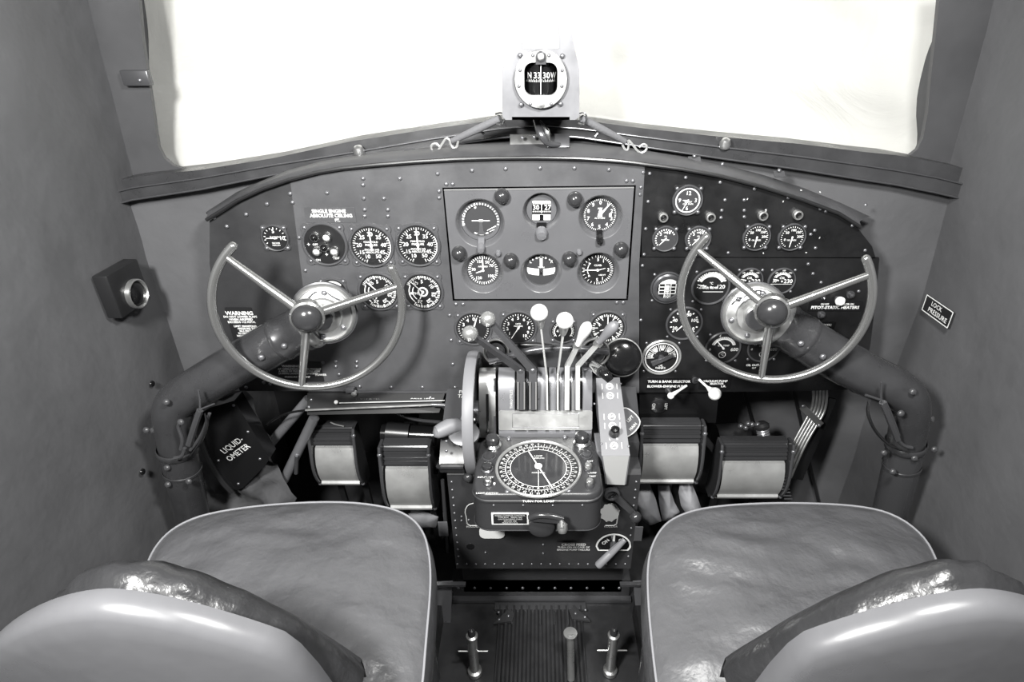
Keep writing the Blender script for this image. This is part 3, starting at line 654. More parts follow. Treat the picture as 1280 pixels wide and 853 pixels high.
# compass
YC = .87
cp = thing('magnetic_compass', 'round-faced magnetic compass in a pale metal bracket above the centre of the sill', 'compass', onY(675,150,YC))
FC = Fr((0,YC,0),(1,0,0),(0,0,1))
pl = [(628,-30),(646,-30),(646,0),(637,50),(627.5,88),(628,146),(632,150),(719,150),(724,146),(724.5,88),(716,50),(700,-30),(718,-30)]
pl = [(638,50),(627.5,88),(628,146),(632,150),(719,150),(724,146),(724.5,88),(716,50),(708,-20),(695,-20),(699,49),(699,61),(653,61),(653,49),(655,-20),(645,-20)]
hol = circ2(*polyY([(676,99.5)],YC)[0], .0372*.96, 40)
MB().plate(FC, polyY(pl, YC), [hol], z0=-.012).build('bracket_plate', M_compass, cp)
M_cface = mat('compass_face', .32, .4, .5)
c = onY(676,99.5,YC-.003); f = PF(c); R = 33*mpp(c)
win = [(x*1.0, y) for x, y in rrect(R*1.25, R*1.12, R*.3, cx=0, cy=.02*R)]
MB().plate(f, circ2(0,0,R,56), [win], z0=-.003, z1=.003).build('face_plate', M_cface, cp)
MB().lathe(f, [(R*1.02,0),(R*1.02,.0035),(R*.99,.0038)], 56).build('edge_ring', M_gun, cp)
for q in [(-.68,.03,.12),(.68,.03,.12)]:
    MB().box  # noqa
for sx in (-1, 1):
    m = MB(); m.quad2(f, [(sx*R*.66,.00),(sx*R*.98,.0),(sx*R*.98,R*.05),(sx*R*.66,R*.05)], .0034); m.build('index_mark', M_white, cp)
# drum behind the window
fd = f.at(0,0,-.028); drum = MB(); rows = []
rd = R*.62
rows = [[fd.P(rd*math.sin(a), h, rd*math.cos(a)) for a in [math.radians(-100+200*i/24) for i in range(25)]] for h in (-R*.6, R*.62)]
drum.grid(rows).build('compass_card', M_black, cp)
tm = MB()
for a, s in ((-42,'N'),(-12,'33'),(19,'30'),(48,'W')):
    ff_ = Fr(fd.P((rd+.0005)*math.sin(math.radians(a)), R*.12, (rd+.0005)*math.cos(math.radians(a))), fd.u*math.cos(math.radians(a))-fd.n*math.sin(math.radians(a)), fd.v)
    tm.text(ff_, s, 0, 0, R*.30, z=.0004)
for i in range(25):
    a = math.radians(-60+5*i); ff_ = Fr(fd.P((rd+.0006)*math.sin(a), 0, (rd+.0006)*math.cos(a)), fd.u*math.cos(a)-fd.n*math.sin(a), fd.v)
    h = R*.10 if i % 2 else R*.06; tm.quad2(ff_, [(-.0003,-R*.1),(.0003,-R*.1),(.0003,-R*.1+h),(-.0003,-R*.1+h)], 0)
tm.build('card_markings', M_white, cp)
m = MB(); m.lathe(f, [(R*.60,-.001),(R*.60,-.0005)], 8)
m = MB(); m.box(f, -.0004, .0004, -R*.52, R*.56, -.001, .0); m.build('lubber_line', M_white, cp)
g = MB(); g.plate(f, rrect(R*1.3, R*1.2, R*.3), z0=-.0028, z1=-.0022); g.build('cover_glass', M_glass, cp)
# case behind
MB().lathe(f, [(R*.98,-.003),(R*.98,-.055),(R*.7,-.06),(0,-.06)], 40).build('case', M_dark, cp)
m = MB(); m.lathe(f.at(0,R*.78,0), [(R*.19,.003),(R*.19,.007),(R*.13,.008)], 20); m.box(f.at(0,R*.62,0), -R*.19, R*.19, -R*.1, R*.14, .003, .006); m.build('lamp_holder', M_gun, cp)
MB().lathe(f.at(0,R*.78,0), [(R*.13,.006),(R*.08,.010),(0,.011)], 16).build('lamp', M_white, cp)
MB().lathe(f.at(0,-R*.88,0), [(R*.12,.003),(R*.12,.006),(0,.0065)], 20).build('adjuster_cap', M_bright, cp)
for x, y, r in [(-.78,.82,.0042),(.8,.8,.0042),(-.76,-.88,.0042),(.76,-.85,.0042),(-.3,.82,.003),(.3,.82,.003),(-.78,.32,.003),(.8,.32,.003),(-.83,-.22,.003),(.8,-.22,.003),(-.4,-.85,.0028),(.4,-.85,.0028)]:
    screw(cp, f.P(R*x, R*y, .0032 if r < .004 else 0), r*.75)
m = MB(); m.box(FC, onY(640,150,YC).x, onY(712,150,YC).x, onY(676,150,YC).z-.0, onY(676,150,YC).z+.004, -.10, 0); m.build('mounting_shelf', M_dark, cp)
# shock cords with wire hooks
for sgn, a, b, h in ((-1,(625,148),(566,176),[(573,176),(571,184),(567,186),(563,181),(562,175),(558,172),(553,179),(548,188),(543,191),(539,187),(539,181),(545,179),(549,183)]), (1,(727,148),(781,177),[(778,181),(781,187),(785,188),(786,180),(785,174),(791,181),(797,189),(802,192),(808,188),(809,182),(804,180),(799,184)])):
    A, B = onY(*a, .885), onY(*b, .925)
    t = thing('shock_cord', 'stretched cloth-covered shock cord with a wire hook on the '+('left' if sgn < 0 else 'right')+' of the compass', 'cord', B, 'shock cords of the compass')
    M = A.lerp(B, .45)+V((0,-.002,0))
    MB().tube([A, M, B], [.0052,.0058,.0045], 10).build('cord', M_cord, t)
    MB().tube([A+V((-.006,-.004,.006)), A+V((.004,-.006,.009)), A+V((.008,-.006,0)), A+V((.003,-.006,-.008)), A+V((-.005,-.005,-.006))], .0014, 6, smooth=2).build('ring', M_chrome, t)
    MB().tube([onY(*q, .918) for q in h],   .0018, 6, smooth=1).build('wire_hook', M_bezelw, t)
    q = A.lerp(B, .5)+V((sgn*.0,.006,-.004))
    MB().tube([q+V((-.012,0,-.006)), q+V((0,.002,.008)), q+V((.012,0,-.003))], .0022, 6, smooth=1).build('clip', M_gun, t)
# wall fittings
c = onX(176, 350, XL+.03); t = thing('wall_lamp_box', 'dark box with a curved bright rim on the left wall', 'lamp', c)
fl_ = Fr(c, (0,1,0), (0,0,1))
m = MB(); m.box(fl_, -.075, .004, -.036, .036, -.02, .004, .003); m.build('box', M_dark, t)
m = MB(); m.lathe(fl_.at(-.030,-.012,.004), [(.024,0),(.024,.007),(.022,.008),(.020,.004)], 28); m.build('rim', M_satin, t)
m = MB(); m.lathe(fl_.at(-.030,-.012,.004), [(.021,.002),(.014,.008),(0,.010)], 24); m.build('lens', M_black, t)
c = onX(1172, 389, XR-.012); fr_ = Fr(c, (0,-1,0), (0,0,1)); t = MB(); t.plate(fr_, rrect(.075,.030,.001), z0=-.001, z1=.001); o = t.build('placard', M_dark); tag(o, 'small white-edged placard on the right wall', 'placard')
MB().plate(fr_, rrect(.075,.030,.001), [rrect(.072,.027,.001)], z0=.001, z1=.0014).text(fr_, 'LOCK', -.004, .006, .011, z=.0014).text(fr_, 'PRESSURE', .004, -.006, .012, z=.0014).build('lettering', M_white, o)
for x, y, s in [(196,326,-1),(190,480,-1),(178,590,-1),(1158,308,1),(1147,525,1),(1155,524,1)]:
    c = onX(x, y, (XL+.012) if s < 0 else (XR-.012)); o = MB().lathe(Fr(c, (0,1,0), (0,0,1)) if s < 0 else Fr(c, (0,-1,0), (0,0,1)), [(.006,0),(.005,.002),(0,.003)], 14).build('snap_fastener', M_black); tag(o, 'small dark snap stud on the '+('left' if s < 0 else 'right')+' wall cloth '+{326:'beside the lamp box',480:'level with the wheel bottom',590:'low near the seat',308:'highest on that side',525:'beside the column elbow, inner one',524:'beside the column elbow, outer one'}[y], 'stud', 'snap studs on the wall cloth')
# ================= control wheels and columns =================
def wheel(side, c, R, pitch, yaw, joints, ends, hubpx, label, house, path_up, path_lo, elbow_lbl):
    c = V(c)+V((0,0,ZC)); pt, yw = math.radians(pitch), math.radians(yaw)
    n = V((math.sin(yw)*math.cos(pt), -math.cos(yw)*math.cos(pt), math.sin(pt)))
    u = V((math.cos(yw), math.sin(yw), 0)); f = Fr(c, u, n.cross(u))
    def ang(px, py):
        p = onP(px, py, c, n)-c; return math.degrees(math.atan2(p.dot(f.v), p.dot(f.u)))
    base = onY(*path_lo[-1][:2], path_lo[-1][2])
    t = thing('control_column', label, 'control column', V((base.x, base.y, base.z)))
    a0, a1 = ang(*ends[0]), ang(*ends[1])
    while a1 < a0: a1 += 360
    rim = MB(); pts = [f.P(R*math.cos(math.radians(a)), R*math.sin(math.radians(a)), 0) for a in [a0+(a1-a0)*i/72 for i in range(73)]]
    rim.tube(pts, .0063, 14); rim.sphere(pts[0], .0063, 12); rim.sphere(pts[-1], .0063, 12)
    rim = rim.build('wheel_rim', M_wheel, t)
    hub = onY(*hubpx, c.y-.035); fh = axisfr(hub, n)
    for j in joints:
        a = math.radians(ang(*j)); e = f.P(R*math.cos(a), R*math.sin(a), 0); s = hub+(e-hub).normalized()*.020-n*.004
        MB().tube([s, s.lerp(e,.5), e], [.0068,.0060,.0048], 12).build('spoke', M_wheel, rim)
    hb = MB().lathe(fh, [(.012,-.05),(.016,-.02),(.0235,-.014),(.0245,-.004),(.0235,.002),(.0205,.004)], 40).build('hub_collar', M_wheel, rim)
    MB().lathe(fh, [(.0205,.002)]+[(.0200*math.cos(math.radians(a)), .004+.0145*math.sin(math.radians(a))) for a in range(0, 91, 9)], 36).build('hub_cap', M_ball, rim)
    for k in range(3):
        a = math.radians(40+120*k); screw(rim, fh.P(.0222*math.cos(a), .0222*math.sin(a), .002), .0016, n)
    # gear housing behind the hub
    h = onY(*house[:2], c.y+.02); k = .045
    hf = axisfr(h, V((n.x*.6, n.y, n.z+.05)))
    g = MB().lathe(hf, [(k*.8,-.035),(k*1.0,-.022),(k*1.06,-.012),(k*1.06,-.004),(k*1.0,.002),(k*.93,.004),(k*.9,.001),(k*.62,.006),(k*.58,.012),(k*.40,.013),(k*.36,.02),(0,.02)], 56).build('gear_housing', M_satin, t)
    MB().lathe(hf, [(k*1.01,-.009),(k*1.09,-.009),(k*1.09,-.003),(k*1.01,-.002)], 56).build('housing_flange', M_gun, g)
    MB().lathe(hf, [(k*.36,.0135),(k*.36,.03),(0,.03)], 24).build('shaft', M_gun, g)
    for i in range(6):
        a = math.radians(20+60*i); screw(g, hf.P(k*.76*math.cos(a), k*.76*math.sin(a), .004), .0045, hf.n)
    # wavy cam track on the face
    m = MB(); m.tube([hf.P(k*(.78+.06*math.sin(a*5))*math.cos(a), k*(.78+.06*math.sin(a*5))*math.sin(a), .0045) for a in [math.radians(20+140*i/30) for i in range(31)]], .0012, 6); m.build('safety_wire', M_gun, g)
    up_ = [onY(x, y, Y) for x, y, Y in path_up]
    MB().tube(up_, [p[1] for p in zip(up_, house[2])], 28, smooth=3).build('upper_tube', M_tube, t)
    # polished sleeve where the tube meets the housing
    d0 = (up_[1]-up_[0]).normalized()
    fs = axisfr(up_[0]+d0*.028, d0)
    sl = MB().lathe(fs, [(.0335,-.02),(.0365,-.012),(.0365,.0),(.0345,.004),(.0345,.03),(.0355,.032),(.0355,.036),(.034,.040)], 36).build('sleeve', M_tube, t)
    MB().lathe(axisfr(up_[0]+d0*.012, d0), [(.030,-.014),(.0375,-.006),(.0385,.002),(.0372,.006)], 36).build('bright_collar', M_satin, t)
    q = hf.n
    for i in range(3):
        a = math.radians(-60+60*i)+ (0 if side < 0 else 0)
        v = (fs.u*math.cos(a)+fs.v*math.sin(a)); w = v if v.y < 0 else -v
    for s_ in (.022, .062):
        v = V((0,-.8,.6)); v = (v-d0*v.dot(d0)).normalized(); v2 = (v+V((0,-.3,-.7))).normalized(); v2 = (v2-d0*v2.dot(d0)).normalized()
        for vv in (v2,) if s_ < .05 else (v2,): screw(t, fs.o+d0*s_+vv*.0345, .0050, vv)
    lo_ = [onY(x, y, Y) for x, y, Y in path_lo]
    MB().tube(lo_, [.0285,.0285,.028,.028][:len(lo_)], 28, smooth=1).build('lower_tube', M_gun if side > 0 else M_tube, t)
    # clamp bands and bolts at the elbow
    for k_ in (0, ):
        d = (lo_[1]-lo_[0]).normalized(); fb = axisfr(lo_[0]+d*.0, d)
        MB().lathe(fb, [(.0300,-.006),(.0315,-.004),(.0315,.004),(.0300,.006)], 36).build('clamp_band', M_tube, t)
        MB().lathe(axisfr(lo_[0]+d*.045, d), [(.0292,-.003),(.0300,-.002),(.0300,.002),(.0292,.003)], 36).build('clamp_band', M_tube, t)
    for x, y, Y in elbow_lbl['bolts']:
        screw(t, onY(x, y, Y), .0055, (0,-1,.3), 'bolt')
    # hanging bracket with a curved spring arm
    br = MB()
    for l, r in elbow_lbl['arms']: br.tube([onY(*q) for q in l], r, 8, smooth=2)
    br.build('spring_bracket', M_gun, t)
    m = MB(); m.tube([onY(*q) for q in elbow_lbl['hook']], [.0012]+[.0048]*(len(elbow_lbl['hook'])-2)+[.0015], 8, smooth=2, sx=.5); m.build('curved_arm', M_dark, t)
    return t
wheel(-1, (-.3325,.78,-.357), .130, 4.2, 15.8, [(281,320),(498,358),(377,482.5)], [(291,308),(491,335)], (384,397),
      'left control column with its open-topped polished wheel', (405,393,[.034,.034,.034,.033,.031,.029,.0285,.0280]),
      [(396,402,.815),(352,424,.805),(322,441,.80),(262,476,.785),(226,497,.775),(214,512,.77),(219,545,.772),(225,575,.773)], [(222,562,.773),(231,600,.775),(241,650,.78),(250,700,.785)],
      {'bolts': [(208,503,.738),(226,528,.735),(183,538,.76),(192,538,.755),(209,585,.742),(236,602,.74),(210,606,.742)],
       'arms': [([(248,488,.735),(250,500,.735),(250,512,.735)], .0016), ([(250,512,.735),(268,505,.735)], .0014), ([(250,513,.735),(244,530,.735),(236,556,.735)], .005), ([(226,528,.735),(222,533,.735),(229,550,.735),(226,562,.735)], .003), ([(218,573,.735),(228,571,.735),(231,560,.735)], .003), ([(262,517,.74),(252,545,.74),(238,563,.74)], .0026)],
       'hook': [(256,517,.73),(260,530,.73),(252,552,.73),(238,570,.73)]})
wheel(1, (.340,.78,-.341), .129, 7., -20., [(871,311),(1089,343),(951,477)], [(883,297),(1083,324)], (965,390),
      'right control column with its open-topped polished wheel', (943,393,[.034,.034,.035,.034,.032,.029,.0285,.0280]),
      [(962,397,.815),(1000,420,.805),(1030,440,.80),(1085,470,.785),(1122,486,.775),(1139,502,.77),(1136,535,.772),(1130,562,.773)], [(1132,555,.773),(1125,590,.775),(1112,640,.78),(1098,700,.785)],
      {'bolts': [(1141,490,.74),(1126,517,.735),(1156,523,.76),(1164,524,.76),(1105,566,.742),(1116,590,.74),(1143,573,.742),(1168,562,.76)],
       'arms': [([(1102,478,.735),(1101,492,.735),(1102,503,.735)], .0016), ([(1082,494,.735),(1103,501,.735)], .002), ([(1103,503,.735),(1112,525,.735),(1122,550,.735)], .005), ([(1107,503,.735),(1115,520,.735),(1124,545,.735)], .002), ([(1122,550,.735),(1130,558,.735),(1140,560,.735)], .003)],
       'hook': [(1085,502,.73),(1084,518,.73),(1094,540,.73),(1110,556,.73),(1122,560,.73)]})

# ================= pedestal =================
pd = thing('control_pedestal', 'riveted grey centre pedestal carrying the levers and the radio compass box', 'pedestal', W(.01,.82,-1.0))
def prism(xa, xb, prof, xa2=None, xb2=None):   # prof of (y, z-rel) swept across x
    m = MB(); rows = [[W(xa, y, z) for y, z in prof], [W(xb, y, z) for y, z in prof]]
    m.grid(rows, closed=True, capa=True, capb=True); return m
m = prism(-.149, .170, [(.74,-.862),(.74,-.64),(.745,-.632),(.88,-.632),(.88,-1.0),(.80,-1.0),(.80,-.885)]); m.build('body', M_body, pd, sharp=25, recalc=True)
for xa_, xb_ in ((-.158,-.1185),):
  m = prism(xa_, xb_, [(.732,-.628),(.728,-.616),(.735,-.606),(.760,-.585),(.845,-.556),(.875,-.556),(.875,-.64),(.745,-.64)]); m.build('shoulder', M_body, pd, sharp=25, recalc=True)
m = MB(); m.box(F0, .128, .170, .775, .86, ZC-.65, ZC-.60, .002); m.build('side_riser', M_body, pd)
for q_ in ((-.160,-.155,-.119),):
    m = MB(); m.tube([W(q_[0],.80,-.640), W(q_[0],.735,-.618), W(q_[1],.730,-.614), W(q_[2],.730,-.614)], .0045, 8); m.build('edge_bead', M_body, pd)
for i in range(19):
    screw(pd, W(-.146+.0163*i*1.04, .7398, -.850), .0022, (0,-1,0), 'rivet')
for i in range(11):
    z = -.655-.0175*i
    if z < -.835: break
    screw(pd, W(-.1425, .7398, z), .0022, (0,-1,0), 'rivet'); screw(pd, W(.1635, .7398, z), .0022, (0,-1,0), 'rivet')
for q in [(577,646),(586,650),(607,691),(679,681),(679,692),(577,651)]: screw(pd, onY(*q, .7395), .0024, (0,-1,0), 'rivet')
m = MB(); m.disc(PF(onY(588,684,.7393)), .0072, 0, 20, .001); m.build('access_hole', M_black, pd)
for s, x in ((-1,-.1555),(1,.1735)):
    for z in (-.594,): 
        pass
for q in [(558,552),(558,564)]: screw(pd, onY(*q, .7275), .0026, (0,-1,0), 'rivet')
# side plates with the two tank selectors
def selplate(x0, x1, y0, y1, lines, lbl, cx, cy, hdl, grp):
    pass
tf = Fr(W(-.130,.80,-.5705), (1,0,0), (0,.94,.33))
t = thing('fuel_tank_selector', 'pale fuel tank selector handle on the left shoulder of the pedestal', 'selector', tf.o)
MB().plate(tf.at(0,.02,0), rrect(.056,.085,.003), z0=0, z1=.0018).build('plate', M_gun, t)
tm = MB().text(tf, 'FUEL', .004, .055, .010, z=.0022).text(tf, 'TANKS', .008, .046, .010, z=.0022).text(tf, 'L.H.', .008, .030, .008, z=.0022)
for k in range(5): tm.plate(tf.at(.0,-.012,.0), [(.028*math.cos(a), .02*math.sin(a)) for a in (math.radians(200+i*14) for i in range(11))]+[(.0255*math.cos(a), .018*math.sin(a)) for a in (math.radians(340-i*14) for i in range(11))], z0=.0018, z1=.0024) if k == 0 else None
tm.build('lettering', M_dimw, t)
A, B = onY(581,517,.79), onY(546,541,.75); C = onY(580,530,.775)
MB().tube([C, A], [.008,.0045], 14).build('post', M_handle, t)
MB().tube([onY(584,535,.77), onY(566,531,.765), B, onY(543,541,.748)], [.007,.0135,.0115,.006], 16, smooth=1).build('handle', M_handle, t)
MB().lathe(axisfr(onY(590,524,.79), (0,-.5,.8)), [(.010,0),(.010,.008),(.006,.01),(0,.01)], 20).build('cap', M_black, t)
MB().lathe(axisfr(onY(580,543,.757), (0,-.6,.8)), [(.025,-.004),(.026,.0),(.0245,.003),(.015,.004),(0,.004)], 36, sy=.8).build('quadrant_dial', M_gun, t)
t = thing('fuel_tank_selector_plate', 'dim engraved leaf-shaped selector plate on the right shoulder beside the switch box', 'selector plate', W(.165,.80,-.57))
lp_ = [(779,511),(784,511),(793,517),(800,526),(799,533),(793,541),(784,547),(779,547)]; o_y = onY(779,530,.80); tn = V((0,-.55,.83)); LP = [onP(x, y, o_y, tn) for x, y in lp_]
tf = Fr(o_y, (1,0,0), (0,.83,.55))
MB().plate(tf, [((p-o_y).dot(tf.u), (p-o_y).dot(tf.v)) for p in LP], z0=-.003, z1=.001).build('plate', M_gun, t)
MB().tube([p+tn*.002 for p in LP], .0011, 6, smooth=1).build('rim', M_dimw, t)
MB().text(tf, 'LEFT', .012, .008, .007, z=.002, rot=.8).text(tf, 'MAIN', .016, -.006, .007, z=.002, rot=.8).build('lettering', M_dimw, t)
m = MB(); m.plate(Fr(onY(790,505,.84), (1,0,0), (0,.4,.9)), [(-.02,-.04),(.014,-.035),(.006,.03),(-.02,.03)], z0=-.003, z1=0); o = m.build('gusset_plate', M_gun); tag(o, 'dark tapering plate standing behind the leaf-shaped selector plate', 'plate')

# trim wheel seen edge on
t = thing('trim_wheel', 'large pale elevator trim wheel seen edge-on at the left of the levers', 'trim wheel', W(-.107,.815,-.67))
fx = Fr(W(-.107,.815,-.567), (0,1,0), (0,0,1))
MB().lathe(fx, [(.092,-.008),(.103,-.0085),(.1045,-.004),(.1045,.004),(.103,.0085),(.092,.008),(.092,-.008)], 72).build('rim', M_handle, t)
MB().lathe(fx, [(.092,-.003),(.02,-.003),(.02,-.008),(0,-.008)], 40).lathe(fx, [(.092,.003),(.02,.003),(.02,.008),(0,.008)], 40).build('web', M_gun, t)
c = onY(585,597,.735); MB().tube([c+V((.014,.006,.0)), c], .003, 8).sphere(c, .0085, 18).build('spinner_knob', M_ball, t)

# throttle quadrant
qd = thing('throttle_quadrant', 'curved grey throttle quadrant with slots for the engine levers', 'throttle quadrant', W(.012,.86,-.60))
qp = [(.800,-.604),(.803,-.590),(.812,-.565),(.822,-.540),(.832,-.520),(.842,-.508),(.857,-.504),(.886,-.522)]
def qx(px, py=490): return (px-672)*.985/FP
m = MB(); m.grid([[W(x, y+.004, z-.002) for y, z in qp]+[W(x, .886, -.60)] for x in (-.066,.092)], closed=True, capa=True, capb=True); m.build('slotted_core', M_black, qd, sharp=60, recalc=True)
for a, b in [(623,643.5),(658,660.5),(672,682),(686.5,695),(699.5,705),(713.5,719),(728,740)]:
    m = MB(); pr = [(y, z) for y, z in qp]; inn = [(y+.006, z-.003) for y, z in qp]
    rows = [[W(x, y, z) for y, z in pr+inn[::-1]] for x in (qx(a), qx(b))]
    m.grid(rows, closed=True, capa=True, capb=True); m.build('cover_strip', M_quad, qd, sharp=40, recalc=True)
def onq(px, py):                # point on the quadrant's lower front facet
    o = W(0, .8015, -.597); n = V((0,-.93,.37)).normalized(); return onP(px, py, o, n)
m = MB(); m.box(F0, -.066, .092, .7975, .81, ZC-.632, ZC-.5985, .001); m.build('base_block', M_quad, qd)
cf = Fr(onq(682,525)+V((0,-.0015,0)), (1,0,0), (0,.37,.93))
MB().plate(cf, rrect(.158,.034,.003), z0=-.002, z1=.001).build('foot_plate', M_bright, qd)
MB().plate(cf, rrect(.112,.024,.002), z0=.001, z1=.0022).build('name_plate', M_chrome if False else M_bright, qd)
m = MB(); m.tube([cf.P(x, y, .0022) for x, y in [(-.056,-.012),(.056,-.012),(.056,.012),(-.056,.012),(-.056,-.012)]], .0005, 4); m.build('plate_edge', M_gun, qd)
m = MB(); fq = Fr(W(qx(639.5),.8205,-.5445), (0,.37,.93), (-1,0,0)); m.text(fq, 'THROTTLES', 0, 0, .006, z=.0015); m.build('lettering', M_dimw, qd)
# polished left bay beside the quadrant with a slotted guide
m = MB(); rows = [[W(x, y-.002, z+.001) for y, z in qp]+[W(x,.886,-.61),W(x,.80,-.61)] for x in (-.0985,-.071)]; m.grid(rows, closed=True, capa=True, capb=True); m.build('polished_side_bay', M_bright, qd, sharp=50, recalc=True)
m = MB(); m.beam(W(-.0845,.7985,-.598), W(-.0845,.822,-.535), .0045, .003); m.build('guide_slot', M_black, qd)
m = MB(); m.beam(W(-.0725,.7975,-.603), W(-.0725,.835,-.512), .003, .006); m.build('divider', M_gun, qd)
m = MB(); m.tube([W(-.0845,.797,-.594), W(-.0845,.803,-.578)], .0022, 8); m.build('guide_pin', M_chrome, qd)
def qlever(name, label, base, knee, tip, w0, w1, md, tipf, Yk=.838, Yt=.80, m_arm=M_gun, Yb=.812):
    B = onY(*base, Yb-.006); K = onY(*knee, Yk-.012); T = onY(*tip, Yt)
    e = MB(); e.beam(B, K, w0, .010); e.sphere(K, w0*.55, 12)
    e.beam(K, T, w0, .006, w2=w1); o = e.build('lever', m_arm, qd); o.name = name; o['label'] = label
    tipf(o, T, (T-K).normalized()); return o
def ball(r, m):
    def g(o, T, d):
        MB().sphere(T, r, 24, d).build('ball_knob', m, o)
        if m is M_sball:
            f = PF(T+V((0,-r*.93,-r*.5))); f = axisfr(T+V((0,-.86,-.45)).normalized()*r, V((0,-.86,-.45)))
            MB().text(f, 'P', 0, 0, r*.9, z=.0002, bold=.03).build('letter', M_white, o)
        else: MB().lathe(axisfr(T-d*r*1.25, d), [(r*.36,-.012),(r*.55,0),(r*.5,.005)], 16).build('ferrule', M_satin, o)
    return g
M_arm = mat('lever_arm', .10, .3, .5)
M_sball = mat('silver_ball', .5, .26, .75)
M_thin = mat('bright_lever', .75, .35, .6)
qlever('propeller_lever', 'dark arm with silver P ball, nearer one', (651,512), (651,463), (587.5,417), .013, .0085, None, ball(.0122,M_sball), Yt=.775, m_arm=M_arm)
qlever('propeller_lever', 'dark arm with silver P ball, further one', (666,512), (666,463), (610,399), .013, .0085, None, ball(.0120,M_sball), Yt=.80, m_arm=M_arm)
M_ivory = mat('white_ball', .8, .3, spec=.5)
qlever('throttle_lever', 'thin bright arm with white ball, left', (684,512), (683.5,470), (674,391), .0030, .0026, None, ball(.0132,M_ivory), Yt=.79, m_arm=M_thin)
qlever('throttle_lever', 'thin bright arm with white ball, right', (697,512), (697,468), (706,401), .0030, .0035, None, ball(.0132,M_ivory), Yt=.79, m_arm=M_thin)
def paddle(m):
    def g(o, T, d):
        MB().tube([T-d*.045, T-d*.03, T-d*.012, T, T+d*.006], [.0045,.0062,.0095,.0088,.004], 18, smooth=2, sx=1.).build('handle', m, o)
        MB().beam(T-d*.052, T-d*.043, .013, .006).build('clamp', M_satin, o)
    return g
qlever('mixture_lever', 'white paddle-handled lever', (708.5,512), (709,458), (734,408), .008, .005, None, paddle(M_ivory), Yt=.79, m_arm=M_thin)
qlever('mixture_lever', 'grey paddle-handled lever', (722,512), (722,458), (768,407), .007, .005, None, paddle(M_handle), Yt=.79, m_arm=M_thin)
for px in (647.5,655.5,662.5,670,716): m = MB(); m.beam(onY(px,512,.799), onY(px,478,.811), .0022, .002); m.build('lever_rail', M_bezelw, qd)
# bar and round cups behind the levers
t = thing('cross_tube', 'dark polished tube running sideways behind the levers', 'tube', onY(680,440,.855))
MB().tube([onY(612,452,.86), onY(640,445,.855), onY(668,437,.85), (onY(700,435,.85)), onY(735,437,.85), onY(760,440,.86)], .0062, 14, smooth=2).build('tube', M_gun, t)
MB().tube([onY(640,432,.875), onY(665,431,.87), onY(690,434,.87)], .005, 10, smooth=1).build('thin_pipe', M_dark, t)
for k, (x, y, r, Y, lb) in enumerate([(620,440,16,.868,'round cupped fitting behind the silver ball levers'), (744,441,18,.862,'round cupped fitting behind the grey paddle lever')]):
    c = onY(x, y, Y); R = r*mpp(c); f = axisfr(c, (0,-.95,.3)); t = thing('cup_fitting', lb, 'fitting', c)
    MB().lathe(f, [(R*.9,-.025),(R,-.004),(R*1.02,.001),(R*.94,.003),(R*.86,.0)], 36).build('cup', M_satin, t)
    MB().sphere(c+f.n*.002, R*.74, 24, f.n, .6).build('dome', M_ball, t)
c = onY(778,447,.872); R = 24.5*mpp(c); f = axisfr(c, (-.12,-.93,.33)); t = thing('horn_disc', 'large black round horn cover with a thin bright rim, right of the paddle levers', 'horn', c-V((0,0,R)))
MB().lathe(f, [(R*.97,-.012),(R,-.002),(R*1.0,.002),(R*.95,.003)], 48).build('rim', M_satin, t)
MB().lathe(f, [(R*.955,.0005)]+[(R*.95*math.cos(math.radians(a)), .002+R*.34*math.sin(math.radians(a))) for a in range(0, 91, 10)], 40).build('cover', M_black, t)
b = MB(); b.tube([onY(738,455,.83), onY(748,463,.80), onY(757,468,.785), onY(763,476,.78)], [.0055,.0075,.0085,.006], 14, smooth=2); o = b.build('curved_lock_handle', M_black); tag(o, 'short glossy curved handle at the top of the grey switch box', 'handle')
b = MB(); b.tube([onY(742,457,.815), onY(752,465,.788)], [.0085,.0095], 14); b.build('bright_sleeve', M_chrome, o)

# grey switch box
A, B, C, D = onY(745,473,.845), onY(774.5,472,.845), onY(787.5,570,.729), onY(752,570,.729)
t = thing('switch_box', 'long pale grey sloping switch box with engraved marks right of the quadrant', 'switch box', V((D.x, D.y, D.z-.05)))
n = (B-A).cross(A-D).normalized(); n = n if n.z > 0 else -n
E_, F_ = onY(782.5,606,.731), onY(757,605,.731)
m = MB(); dn = V((0,.01,-.045))
m.face([A,B,C,D]); m.face([D,C,E_,F_]); m.face([A,D,F_,A+dn]); m.face([B,B+dn,E_,C]); m.face([A,A+dn,B+dn,B]); m.face([A+dn,F_,E_,B+dn])
bmesh.ops.remove_doubles(m.b, verts=m.b.verts[:], dist=1e-5)
m.build('case', M_switch, t, recalc=True, sharp=20)
g = MB(); c4 = [D.lerp(C,.04), D.lerp(C,.96), F_.lerp(E_,.93), F_.lerp(E_,.07)]; g.face([p+V((0,-.0015,0)) for p in c4]); g.face([p+V((0,-.0004,0)) for p in c4]); g.build('front_plate', mat('pale_plate', .42, .4, .2), t)
sf = Fr((A+B+C+D)/4+n*.0003, (B-A)+(C-D), (A-D)+(B-C)); L_ = ((A-D).length+(B-C).length)/2
tm = MB()
for v, k in ((.40,0),(.27,1),(-.02,0),(-.14,1),(-.40,0)):
    y = v*L_*.95
    for sx in (-1,1): tm.box(sf, sx*.0125-.0006, sx*.0125+.0006, y-.005, y+.005, 0, .0005)
    tm.plate(sf, circ2(0,y,.0062,24), [circ2(0,y,.0046,24)], z0=0, z1=.0006)
    tm.text(sf, 'ON' if k else 'OFF', 0, y+.0, .0055, z=.0008)
tm.text(sf, 'L', -.006, -.30*L_, .005).text(sf, 'R', .006, -.30*L_, .005); tm.build('engraving', M_white, t)
